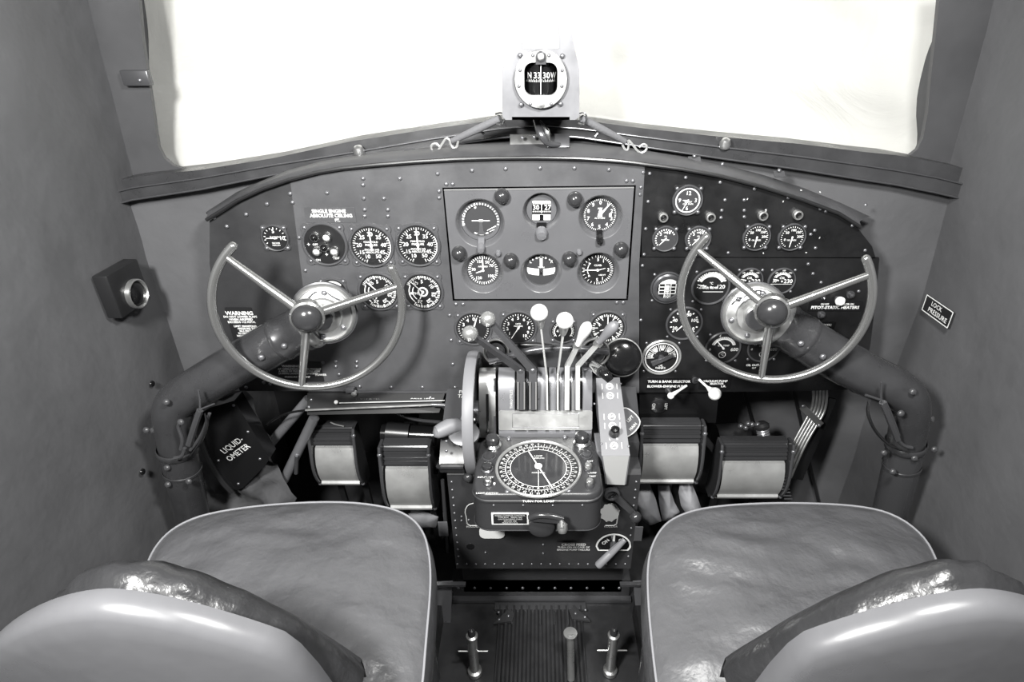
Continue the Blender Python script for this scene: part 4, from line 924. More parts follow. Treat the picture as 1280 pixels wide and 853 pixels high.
q = sf.P(.002, -.23*L_, 0); MB().lathe(axisfr(q, n), [(.0085,0),(.0085,.004),(.006,.012),(.007,.018),(.0045,.021),(0,.0215)], 22).build('toggle', M_black, t)
q = sf.P(.001, .06*L_, 0); 
for q in [(752,555),(786,558),(743,505),(776,480)]: screw(t, onP(*q, sf.o, n), .002, n)
MB().box(F0, .096, .124, .75, .80, ZC-.632, ZC-.60).build('foot', M_switch, t)

# radio compass control box
BX0, BX1, BY0, BY1, BZ = -.098, .098, .650, .792, -.600
t = thing('radio_compass_box', 'rounded dark grey radio compass control box with a large azimuth dial', 'radio control box', W(0,(BY0+BY1)/2,-.672))
cx, cy = 0, (BY0+BY1)/2; tf = Fr(W(cx, cy, BZ), (1,0,0), (0,1,0)); w, h = BX1-BX0, BY1-BY0
def rr3(dw, z, r): return [tf.P(x, y, z) for x, y in rrect(w+dw, h+dw, r, 8)]
m = MB(); rows = [rr3(.000,-.0735,.026), rr3(.002,-.070,.026), rr3(0,-.066,.025), rr3(0,-.016,.025), rr3(.003,-.015,.026), rr3(.003,-.012,.026), rr3(0,-.011,.025), rr3(-.001,-.004,.025), rr3(-.005,-.0008,.023), rr3(-.010,0,.021)]
m.grid(rows, closed=True, capa=True, capb=True); m.build('case', M_box, t, sharp=50)
m = MB(); m.tube([p for p in rr3(.001,-.072,.026)]+[rr3(.001,-.072,.026)[0]], .0012, 6); m.build('bottom_seam', M_gun, t)
dc = onZ(673,585.5,BZ); R = .0655; df = Fr(V((dc.x, dc.y, ZC+BZ)), (1,0,0), (0,1,0))
MB().lathe(df, [(R*1.03,0),(R*1.03,.003),(R*1.0,.0045),(R*.97,.003),(R*.96,.001)], 72).build('dial_bezel', M_bezelw, t)
MB().lathe(df, [(R*.97,.0008),(0,.0008)], 64).build('dial_face', M_dial, t)
d = Dial(df.at(0,0,.0010), R*.95)
d.ticks(0, 355, 72, .84, .90, .012); d.arc(0,360,.82,.835,64); d.nums([(a, str(a//10) if a else '0') for a in range(0,360,10)], .94, .09, rad=True); d.arc(0,360,.70,.715,64); d.ticks(0,350,36,.72,.78,.014); d.nums([(a, str((a//15))) for a in range(0,360,15)], .765, .07, rad=True)
d.text('LOOP', 0, .45, .08).text('AZIMUTH', 0, .36, .07).text('CONTROL', 0, -.2, .07).bar(180,.1,.7,.012); d.m.build('markings', M_white, t)
M_ref = mat('compass_centre', .035, .08)
MB().disc(df.at(0,0,.0009), R*.66, .0002, 48, .0001).build('centre_disc', M_ref, t)
nd = MB(); nf = df.at(0,0,.004)
aa = onP(661,565,nf.o,V((0,0,1)))-nf.o; bb = onP(691,611,nf.o,V((0,0,1)))-nf.o
nd.beam(nf.o+aa, nf.o+bb, .0018, .0008, V((1,0,0))); nd.lathe(nf, [(.006,-.001),(.006,.001),(0,.0015)], 20); nd.build('pointer', M_white, t)
MB().text(df, 'TURN FOR LOOP', dc.x*0, -R*1.13, .006, z=.0006).text(df, 'INPUT-OFF', -.081-dc.x*0, -.022, .005, z=.0006).text(df, 'LIGHT SWITCH', -.076, -.057, .0048, z=.0006).text(df, 'ANT', .082, .016, .005, z=.0006).text(df, 'COMP', .083, -.012, .005, z=.0006).text(df, 'TEST', .083, -.020, .005, z=.0006).build('lettering', M_white, t)
def tknob(px, py, r, h, m1, m2, lb=None):
    p = onZ(px, py, BZ); f = Fr(V((p.x, p.y, ZC+BZ)), (1,0,0), (0,1,0))
    k = MB().lathe(f, [(r*1.15,0),(r*1.15,h*.25),(r*.9,h*.4)], 24).build('knob_base', m1, t)
    pr = [(r*.8,h*.3),(r*.95,h*.55),(r*.9,h*.9),(r*.7,h),(0,h)]
    MB().lathe(f, pr, 12 if r > .008 else 20).build('knob', m2, k)
for a in [(616,559,.0125,.022,M_chrome,M_ball),(727,556,.0125,.022,M_chrome,M_ball),(733,570,.0085,.006,M_gun,M_gun),(611,571,.010,.004,M_gun,M_box),(609,588,.0085,.012,M_gun,M_ball),(610,605,.006,.010,M_gun,M_bright),(735,588,.0058,.013,M_gun,M_satin),(737,608,.0058,.013,M_gun,M_satin),(618,606,.002,.003,M_gun,M_white)]: tknob(*a)
for q in [(636,549),(706,547),(634,615),(711,614)]: p = onZ(*q, BZ); screw(t, V((p.x, p.y, ZC+BZ)), .0042, (0,0,1))
FB_ = Fr(W(0,BY0,BZ), (1,0,0), (0,0,1))
for px in (617,654,691,728): p = onY(px,632,BY0); screw(t, V((p.x, BY0, p.z)), .0018)
a, b = onY(614,641,BY0), onY(661,655.5,BY0); c = (a+b)/2; f = PF(V((c.x, BY0-.0005, c.z))); w_, h_ = b.x-a.x, a.z-b.z
o = MB().plate(f, rrect(w_, h_, .001), z0=-.0005, z1=.0006).build('name_plate', M_white, t)
MB().plate(f, rrect(w_*.9, h_*.8, .001), z0=.0006, z1=.001).build('plate_field', M_dark, o)
tm = MB()
for i, s in enumerate(['RADIO COMPASS CONTROL', 'TYPE BOX   SERIAL NO', 'CAUTION READ CARD', 'BEFORE USE', 'MADE IN U.S.A.']): tm.text(f, s, 0, h_*(.30-.155*i), h_*.15, z=.0013)
tm.build('lettering', M_dimw, o)
# crank on the front of the box
ck = onY(676,650,BY0-.004)
o = MB().lathe(PF(onY(677,657,BY0-.001)), [(.020,0),(.020,.005),(.017,.007),(0,.007)], 32).build('crank_disc', M_box, t)
MB().beam(onY(664,647,.638), onY(700,650,.632), .010, .007, V((0,0,1))).tube([onY(662,648,.638), onY(672,644,.636), onY(690,645,.634), onY(704,649,.632)], .005, 10, smooth=2).build('crank_arm', M_ball, o)
p = onY(702,651,.63); MB().tube([p, p+V((0,-.012,-.004))], .0035, 10).build('crank_pin', M_satin, o)
MB().lathe(axisfr(onY(703,659,.625), (0,-.5,-.85)), [(.003,-.008),(.0075,-.004),(.0078,.004),(.0055,.009),(0,.010)], 20).build('crank_grip', M_satin, o)
# card peeking out under the box, decals on the pedestal
m = MB(); m.plate(PF(onY(615,666,.735)), rrect(.044,.028,.010), z0=0, z1=.0006); o = m.build('paper_card', M_white); tag(o, 'white card edge showing under the lower left of the radio compass box', 'card')
for x0, s in ((588,-1),(766,1)):
    m = MB(); f = PF(onY(x0+(-1 if s > 0 else 2), 641, .7385))
    if s > 0:
        rnd = [(.016*math.cos(a)*(1+.12*math.sin(7*a))-.004, .021*math.sin(a)*(1+.1*math.sin(9*a))) for a in [2*math.pi*i/30 for i in range(30)]]; m.plate(f, rnd, z0=0, z1=.0005)
    m.tube([f.P(x, y, .0005) for x, y in [(-.004*s,.022),(.006*s,.018),(.012*s,.004),(.010*s,-.012),(.010*s,-.030),(-.010*s,-.030)]], .001, 4, smooth=1)
    m.text(f, 'RUDDER', 0, -.033, .006); o = m.build('white_decal', M_dimw); tag(o, 'white scale decal on the pedestal '+('left' if s < 0 else 'right')+' of the radio compass box', 'decal')
# aileron trim crank
t = thing('trim_crank', 'dark trim crank arm ending in a shiny ball, low right of the radio box', 'crank', onY(765,617,.735))
f = PF(onY(765,617,.735)); MB().lathe(f, [(.0125,-.004),(.0130,.004),(.0095,.006),(.0085,.003),(0,.003)], 28).build('hub', M_gun, t)
MB().beam(f.P(-.006,-.005,.005), f.P(.006,.005,.005), .003, .002, V((1,-1,0))).build('hub_slot', M_black, t)
A, B = f.P(.008,-.006,.004), onY(791,641,.722); MB().beam(A, B, .013, .004, V((1,0,1)), w2=.009).build('arm', M_body, t)
MB().sphere(onY(794.5,647,.71), .0098, 22).build('ball_grip', M_ball, t)
# engine feed valve
c = onY(766.5,683,.7385); k = mpp(c); f = PF(c); t = thing('cross_feed_valve', 'white-outlined half-round valve plate with a pale handle at lower right of the pedestal', 'valve', c)
hp = [(22*k*math.cos(math.radians(a)), 22*k*1.0*math.sin(math.radians(a))) for a in range(-5, 186, 8)]+[(-19*k,-7*k),(19*k,-7*k)]
hi = [(x*.90, y*.90+.0004) for x, y in hp]
MB().plate(f, hp, z0=0, z1=.0008).build('plate', M_black, t)
MB().plate(f, hp, [hi], z0=.0008, z1=.0016).box(f, -1.2*k, 1.2*k, -2*k, 20*k, .0008, .0016)
m = MB(); m.plate(f, hp, [hi], z0=.0008, z1=.0016); m.box(f, -1.2*k, 1.2*k, -2*k, 20*k, .0008, .0016); m.text(f, 'ON', -10*k, 8*k, 7*k, z=.001, rot=.8).text(f, 'OFF', 10*k, 9*k, 6*k, z=.001, rot=-.8); m.build('white_markings', M_white, t)
a, b = onY(781,675,.722), onY(748,707,.70)
MB().tube([a, a.lerp(b,.3), a.lerp(b,.6), b, b+(b-a)*.05], [.0045,.006,.0068,.0072,.005], 16).build('handle', M_handle, t)
MB().beam(a+V((-.004,-.004,.002)), a.lerp(b,.5)+V((-.004,-.004,.002)), .006, .004).build('handle_rib', M_handle, t)
MB().lathe(PF(onY(768,687,.725)), [(.007,-.012),(.008,0),(.005,.004),(0,.004)], 18).build('spindle', M_gun, t)
placard_c = onY(717,684,.7388); k = mpp(placard_c); f = PF(placard_c)
m = MB(); m.plate(f, rrect(42*k,17*k,.001), z0=0, z1=.0006); o = m.build('placard', M_body); tag(o, 'CROSS FEED placard on the pedestal left of the half-round valve', 'placard')
MB().text(f, 'CROSS FEED', 0, 4.5*k, 5.5*k, z=.001, bold=.03).text(f, 'TURN ON IN CASE OF', 0, 0, 4*k, z=.001).text(f, 'ENGINE PUMP FAILURE', 0, -4.5*k, 4*k, z=.001).build('lettering', M_white, o)

# ================= footwell =================
def pedal(px0, px1, py0, py1, Y, label, tilt=0.):
    a, b = onY(px0, py0, Y), onY(px1, py1, Y); w_ = b.x-a.x; h_ = a.z-b.z
    t = thing('rudder_pedal', label, 'rudder pedal', V(((a.x+b.x)/2, Y+.03, b.z)))
    f = Fr(V(((a.x+b.x)/2, Y, b.z)), (1,0,0), (0,tilt,1))
    # (height, outward) profile, ribs at the top, smooth barrel face, rounded foot
    rib = []
    for i in range(5):
        v_ = h_*(1-.056*i); o_ = -.008+.014*(i/5)**.7; rib += [(v_, o_), (v_, o_+.004), (v_-h_*.030, o_+.005), (v_-h_*.030, o_+.001)]
    face = [(h_*v, o_) for v, o_ in ((.71,.006),(.70,.012),(.60,.020),(.48,.0245),(.34,.0245),(.22,.020),(.16,.016),(.13,.019),(.10,.018),(.05,.010),(.0,-.006),(-.01,-.03))]
    hw = w_*.47
    m = MB(); m.grid([[f.P(x, v, o_) for v, o_ in [(h_*1.0,-.02)]+rib+[face[0]]] for x in (-hw*.97, hw*.97)][::-1]); m.build('ribbed_top', M_pedalb, t, sharp=30)
    m = MB(); m.grid([[f.P(x, v, o_) for v, o_ in face] for x in (-hw*.92,-hw*.9, hw*.9, hw*.92)][::-1]); m.build('tread_plate', M_pedal, t, sharp=30)
    m = MB(); m.box(f, -hw*.95, hw*.95, h_*.02, h_*.90, -.03, .004); m.build('pedal_body', M_pedalb, t)
    for s in (-1, 1):
        pl = [(-.005, 0), (.0, .008), (.014, h_*.1), (.028, h_*.3), (.030, h_*.5), (.024, h_*.72), (.017, h_*.95), (.012, h_*1.02), (-.012, h_*1.02), (-.03, 0)]
        fs = Fr(f.P(s*w_*.485,0,0), f.n, f.v)
        MB().plate(fs, pl, z0=-.0025, z1=.0025).build('side_flange', M_pedalb, t)
        m = MB(); m.tube([fs.P(x, y, 0) for x, y in pl[:8]], .003, 8, smooth=1); m.build('flange_bead', M_gun, t)
        screw(t, fs.P(.017, h_*.93, 0)+f.u*0, .0045, (0,-1,.2)); screw(t, fs.P(.014, h_*.1, 0), .004, (0,-1,.2))
    m = MB()
    for s in (-1, 1): m.beam(f.P(s*w_*.3,h_*.3,-.03), f.P(s*w_*.3,-(b.z)+.02,-.06), .012, .008)
    m.build('pedal_arm', M_dark, t)
    return t
pedal(387,458,533,606,.93,'outboard rudder pedal on the left side, higher of the left pair')
pedal(475,547,556,637,.86,'inboard rudder pedal on the left side, lower of the left pair')
pedal(800,868,530,604,.880,'inboard rudder pedal on the right side, beside the pedestal, brightest one')
pedal(899,972,553,622,.90,'outboard rudder pedal on the right side, beside the row of conduits')
# heater duct nozzle between left pedals
t = thing('duct_nozzle', 'dim dark cylinder lying behind the left pedals', 'duct', onY(500,548,.93))
a, b = onY(478,542,.955), onY(545,545,.955); MB().tube([a, b], .021, 24).build('barrel', M_black, t)
MB().tube([a.lerp(b,.5), V((a.x+.02, 1.282, a.z))], .015, 16).build('duct_pipe', M_dark, t)
MB().tube([onY(484,541,.95), onY(512,543,.95)], .0225, 24).build('band', M_dark, t)
# shelf with the engraved slide under the left board
t = thing('control_slide_box', 'long dark engraved slide box under the left part of the panel', 'control box', onY(470,515,.885))
A, B, C, D = onY(384,492,.89), onY(556,492,.89), onY(549,516,.865), onY(384,519,.865)
m = MB(); dd = V((0,.05,-.012)); m.face([A,D,C,B]); m.face([D,D+dd,C+dd,C]); m.face([A,A+dd,D+dd,D]); m.face([B,C,C+dd,B+dd]); m.face([A+dd,A,B,B+dd]); m.face([A+dd,B+dd,C+dd,D+dd])
bmesh.ops.remove_doubles(m.b, verts=m.b.verts[:], dist=1e-5); m.build('case', mat('slide_box_black', .012, .4, spec=.15), t, recalc=True, sharp=20)
MB().tube([onY(382,513,.862), onY(545,506,.862)], .0022, 8).build('edge_rod', M_satin, t)
MB().tube([onY(424,504,.868), onY(556,501,.868)], .0009, 6).build('slide_wire', M_dimw, t)
MB().tube([onY(540,506,.86), onY(560,507,.86)], .004, 10).build('rod_end', M_gun, t)
c = onY(420,503,.866); MB().sphere(c, .0036, 12).build('slide_knob', M_white, t)
nn = (B-A).cross(A-D).normalized(); nn = nn if nn.y < 0 else -nn
p = onP(460,501,A,nn); q = onP(528,500,A,nn); fq = Fr(p+nn*.0006, (1,0,0), (A-D)); fq2 = Fr(q+nn*.0006, (1,0,0), (A-D))
MB().text(fq, 'WING FLAPS', 0, 0, .0075).text(fq2, 'COWL VENT', 0, 0, .0075).build('lettering', M_dimw, t)
for x, y in [(389,500),(386,509),(538,497),(541,515)]: screw(t, onP(x, y, A, nn), .0026, nn)
m = MB(); m.tube([onY(440,490.5,.892), onY(575,490.5,.892)], .003, 8); o = m.build('panel_rail', M_gun); tag(o, 'thin rail along the bottom edge of the left board above the slide box', 'rail')
b = MB(); b.box(PF(onY(439,486,.892)), -.008, .008, -.004, .006, 0, .01, .001); o = b.build('latch_block', M_gun); tag(o, 'small metal latch at the bottom edge of the panel under the left wheel', 'latch'); MB().lathe(axisfr(onY(443,492,.885), (0,-1,0)), [(.005,-.004),(.005,.003),(0,.004)], 14).build('knob', M_satin, o)
# struts
for (a, b), lb in zip([((386,499,.93),(337,556,.93)), ((393,522,.91),(355,600,.91))], ['upper of the two slanting tubes left of the outboard left pedal', 'lower of the two slanting tubes left of the outboard left pedal']):
    o = MB().tube([onY(*a), onY(*b)], .0095, 16).build('slanting_strut', M_quad); tag(o, 'grey '+lb, 'strut', 'slanting struts')
for l, r, lb, mm in [([(543,492,.93),(548,500,.92),(556,510,.91),(565,520,.90)], .004, 'short bright hose dropping from the panel beside the trim wheel', M_satin), ([(490,514,.93),(505,521,.93),(525,526,.92),(552,528,.90)], .0035, 'curved pale hose under the slide box', M_gun), ([(333,532,.90),(345,522,.89),(365,515,.88),(384,513,.87)], .0022, 'thin dark cable curving left from the slide box', M_black), ([(413,528,.93),(420,531,.93),(430,533,.93)], .0015, 'tiny bright wire above the outboard left pedal', M_satin)]:
    o = MB().tube([onY(*q) for q in l], r, 8, smooth=2).build('hose', mm); tag(o, lb, 'hose')
for l, lb in [([(547,592,.88),(551,575,.885),(556,562,.89)], 'small bright link between the inboard left pedal and the pedestal, upper'), ([(553,600,.875),(560,690,.85)], 'small bright link between the inboard left pedal and the pedestal, lower'), ([(370,592,.90),(371,570,.90)], 'thin linkage rod left of the outboard left pedal')]:
    o = MB().tube([onY(*q) for q in l], .004, 8).build('link_rod', M_gun); tag(o, lb, 'rod')
# liquidometer box and canvas
pl = [(251,517),(262,510),(293,501),(337,574),(331,583),(304,610),(297,613),(288,611),(252,560)]
Y = .845; f = Fr((0,Y,0),(1,0,0),(0,0,1))
c = onY(295,560,Y); t = thing('liquidometer_box', 'black tilted box lettered LIQUIDOMETER in white beside the left column', 'box', onY(297,613,Y))
MB().plate(f, polyY(pl, Y), z0=-.03, z1=0).build('lid', M_black, t)
tf = PF(V((c.x, Y-.0012, c.z))); k = mpp(c); rt = math.radians(36)
tfr = tf.rot(rt)
MB().text(tfr, 'LIQUID-', 0, 5.5*k, 11*k, z=.0004, bold=.01, sx=.95).text(tfr, 'OMETER', -3*k, -6.5*k, 11*k, z=.0004, bold=.01, sx=.95).build('lettering', M_white, t)
for q in [(292,507),(310,540),(325,574),(298,605),(273,576)]: screw(t, onY(*q, Y-.0005), .0028)
m = MB(); m.tube([onY(*q, Y-.003) for q in [(251,517),(248,540),(256,568),(275,600),(290,616)]], .005, 8, smooth=2); m.build('side_gasket', M_dark, t)
def crumple(name, label, outline, Y, dep, mt, seed, cat='canvas', amp=.012):
    c = sum((onY(*q, Y) for q in outline), V())/len(outline); m = MB(); rows = []
    N = 12; K = len(outline)*4
    for i in range(N+1):
        s = i/N; r = []
        for j in range(K):
            a = outline[j//4]; b = outline[(j//4+1) % len(outline)]; u = (j % 4)/4; q = (a[0]+(b[0]-a[0])*u, a[1]+(b[1]-a[1])*u)
            p = c.lerp(onY(*q, Y), s); w_ = noise.noise(V((p.x*22, p.z*22, seed)))*amp+noise.noise(V((p.x*50, p.z*30, seed+4)))*amp*.4
            r.append(p+V((0, -dep*(1-s*s)+w_, 0)))
        rows.append(r)
    m.grid(rows, closed=True); o = m.build(name, mt, sharp=80); return tag(o, label, cat)
crumple('canvas_boot', 'crumpled dark canvas cover bunched below and behind the black lettered box', [(258,500),(288,487),(305,490),(318,497),(320,520),(340,560),(348,590),(370,625),(350,660),(250,665),(235,640),(245,600),(240,560)], .885, .015, M_canvas, 2., amp=.026)
for k, (pl, lb) in enumerate([([(797,604),(812,604),(820,625),(827,652),(812,657),(800,648),(792,622)], 'left'), ([(822,606),(836,606),(843,628),(850,640),(842,651),(828,651),(824,630)], 'middle'), ([(850,603),(864,603),(872,622),(878,640),(860,645),(851,632),(848,615)], 'right')]):
    crumple('canvas_gaiter', 'pale cone-shaped canvas gaiter below the pedal beside the pedestal, '+lb+' of three', pl, .90, .02, M_canvasl, 5.+k, 'gaiter', .006)
crumple('canvas_gaiter', 'pale canvas scrap low between the left seat and the pedestal', [(510,642),(530,640),(548,646),(545,660),(520,662)], .90, .01, M_canvasl, 9., 'gaiter', .006)
# ribbed hose and fitting over the right pedal
t = thing('ribbed_hose', 'short ribbed pale hose standing above the outboard right pedal', 'hose', onY(955,552,.945))
a, b = onY(952,533,.95), onY(957,556,.94); d = (b-a).normalized(); f = axisfr(a, d); L2 = (b-a).length
MB().lathe(f, [(.011+(.0015 if i % 2 else 0), L2*i/16) for i in range(17)], 24).build('bellows', M_quad, t)
MB().lathe(f, [(.015,-.003),(.015,.003),(.011,.004)], 24).lathe(f, [(.015,-.003),(.010,-.008),(0,-.009)], 24).build('collar', M_dark, t)
m = MB()
for q in [(926,533),(932,535),(940,531),(947,531),(935,530)]: m.sphere(onY(*q, .95), .006, 10)
o = m.build('valve_fitting', M_gun); tag(o, 'small knobbly valve fitting left of the ribbed hose', 'fitting')
m = MB(); m.lathe(axisfr(onY(905,545,1.0), (1,.1,0)), [(0,-.02),(.026,-.02),(.026,.04),(0,.04)], 24); o = m.build('filter_can', M_dark); tag(o, 'dark can behind the outboard right pedal', 'can')
m = MB()
for i in range(10): p = onY(973+i*1.3, 588+i*4, .885-i*.001); m.tube([p-V((.007,0,0)), p+V((.009,0,0))], .0016, 6)
o = m.build('toothed_rack', M_gun); tag(o, 'short toothed adjuster strip on the right of the outboard right pedal', 'rack')
# floor web panels right and dark flare panel
o = MB().tube([onY(868,540,.95), onY(885,553,.945), onY(897,572,.94)], [.01,.008,.005], 12, smooth=1).build('cable_fairing', M_body); tag(o, 'curved dim fairing between the two right pedals', 'fairing')
# conduits
for i in range(5):
    pts = [(1016.8+i*4.1,487,.945),(1017+i*4.1,500,.943),(1014+i*4.3,513,.94),(1008.5+i*4.5,523,.935),(990+i*4.0,556,.92),(974.5+i*3.5,591+i*1.6,.905)]
    o = MB().tube([onY(*q) for q in pts], .0025, 10, smooth=2).build('conduit_pipe', M_satin)
    tag(o, 'thin bright conduit pipe slanting down under the right board, '+['outermost on the left','second from the left','middle one','second from the right','outermost on the right'][i]+' of five', 'pipe', 'five slanting conduit pipes')
m = MB(); m.beam(onY(1003,509,.927), onY(1026,531,.927), .012, .004, V((0,0,1))); o = m.build('conduit_clamp', M_satin); tag(o, 'metal strap clamping the five conduit pipes together', 'clamp')
for q in [(1004,508),(1024,532)]: screw(o, onY(*q, .924), .004)
m = MB(); m.beam(onY(1040,498,.955), onY(994,598,.93), .016, .006, V((1,0,0)), w2=.03); o = m.build('frame_rail', M_black); tag(o, 'black structural rail slanting down behind the five conduit pipes', 'rail')
# ===== floor, ledge and fittings between the seats
m = MB(); m.box(F0, -.172, .186, .80, .83, ZC-1.016, ZC-.965); o = m.build('floor_ledge', M_body)
tag(o, 'dark riveted step crossing the floor below the pedestal', 'step')
for i in range(11): screw(o, W(-.160+.0325*i, .7998, -.988), .0032)
m = MB(); m.box(F0, -.178, .19, .788, .80, ZC-1.0185, ZC-1.012); o = m.build('ledge_moulding', M_gun); tag(o, 'thin metal moulding where the riveted step meets the floor', 'moulding')
t = thing('corrugated_floor_plate', 'dark corrugated plate in the floor between the seats', 'floor plate', W(.005,.60,-1.018))
rows = []
ys = [.779,.40,.2]
n = 88
rows = [[W(-.077+.165*j/n, y, -1.0185+.0045*max(0, min(1, .5+1.4*math.cos(2*math.pi*j/8))) + (0 if y < .7 else 0)) for j in range(n+1)] for y in ys]
MB().grid(rows[::-1]).build('corrugated_sheet', M_floor, t, sharp=50)
m = MB(); m.box(F0, -.086, .097, .770, .786, ZC-1.019, ZC-1.0145); m.build('edge_strip', M_gun, t)
for i in range(5): m = MB(); x = -.05+.0275*i; m.box(F0, x-.0008, x+.0008, .735, .785, ZC-1.0145, ZC-1.0125); m.build('bright_slot', M_gun, t)
for sx, q in ((-1,(628,771)),(1,(727,768))):
    c = onZ(*q, -1.012); f = Fr(c, (1,0,0), (0,1,0)); t = thing('hinge_bracket', 'small triangular bracket with bolts on the floor plate, '+('left' if sx < 0 else 'right')+' one', 'bracket', c, 'brackets on the floor plate')
    MB().plate(f, [(-.014*-sx*-1,.018),(.024*-sx,.004),(.020*-sx,-.012),(-.016*-sx,-.016),(-.014*-sx,.018)][:4], z0=-.003, z1=.002).build('plate', M_body, t)
    for dx, dy in ((-.008,.008),(.012,.0),(-.006,-.008)): screw(t, f.P(-dx*sx*-1*-1, dy, .002), .003, (0,0,1))
for x, y0, r, z0, lb in [(589.5,791,.0085,-.905,'left short floor post with a bright domed top'), (767.5,790,.0085,-.905,'right short floor post with a bright domed top')]:
    c = onZ(x, y0, z0); t = thing('floor_post', lb, 'post', V((c.x, c.y, .001))); f = Fr(V((c.x, c.y, 0)), (1,0,0), (0,1,0)); h = z0+ZC
    MB().lathe(f, [(r*1.5,.001),(r*1.5,.01),(r,.012),(r,h-.014),(r*1.2,h-.013),(r*1.2,h-.008),(r*.7,h-.006)], 24).build('sleeve', M_satin, t)
    MB().lathe(f, [(r*.75,h-.01),(r*.8,h),(r*.5,h+.006),(0,h+.008)], 20).build('domed_cap', M_ball, t)
    MB().tube([f.P(-.026,0,h*.55), f.P(.026,0,h*.55)], .0016, 8).build('cross_pin', M_satin, t)
c = onZ(713,792,-.93); t = thing('floor_tube', 'slim bright tube with a flanged top rising from the corrugated floor', 'tube', V((c.x, c.y, .004)))
MB().tube([c, V((c.x+.002, c.y-.03, .004))], .0065, 16).build('tube', M_satin, t)
MB().lathe(Fr(c, (1,0,0), (0,1,0)), [(.0065,-.006),(.0125,-.001),(.012,.001),(0,.0015)], 20).build('flange', M_satin, t)
for s, pl in ((-1,[(540,733),(565,732),(563,788),(552,789)]), (1,[(792,732),(811,731),(812,788),(797,788)])):
    m = MB(); Y = .745; m.plate(Fr((0,Y,0),(1,0,0),(0,0,1)), polyY(pl, Y), z0=-.01, z1=0); o = m.build('side_plate', M_quad); tag(o, 'plain grey tapering plate on the floor '+('beside the left seat' if s < 0 else 'beside the right seat'), 'plate'); 
    m = MB(); q = onY(562 if s < 0 else 795, 730.5, .74); m.box(PF(q), -.03, .03, -.003, .002, -.004, .004); m.build('top_flange', M_gun, o)
for s in (-1, 1):
    x = -.197 if s < 0 else .20; t = thing('seat_track', 'dark rail on the floor along the inboard side of the '+('left' if s < 0 else 'right')+' seat', 'seat rail', V((x, .4, .0)), 'inboard seat rails')
    m = MB(); m.box(F0, x-.012, x+.012, -.1, .76, .0, .05, .001); m.build('rail', M_dark, t)
    for i in range(5): screw(t, V((x, .70-.09*i, .0505)), .003, (0,0,1))
# pale tags on the pedestal's foot
for q in ((552,662),(799,668)):
    c = onY(*q, .80); m = MB(); m.box(PF(c), -.006 if q[0] < 672 else -.012, .012 if q[0] < 672 else .006, -.018, .018, -.002, 0); m.build('side_tab', M_handle, pd)

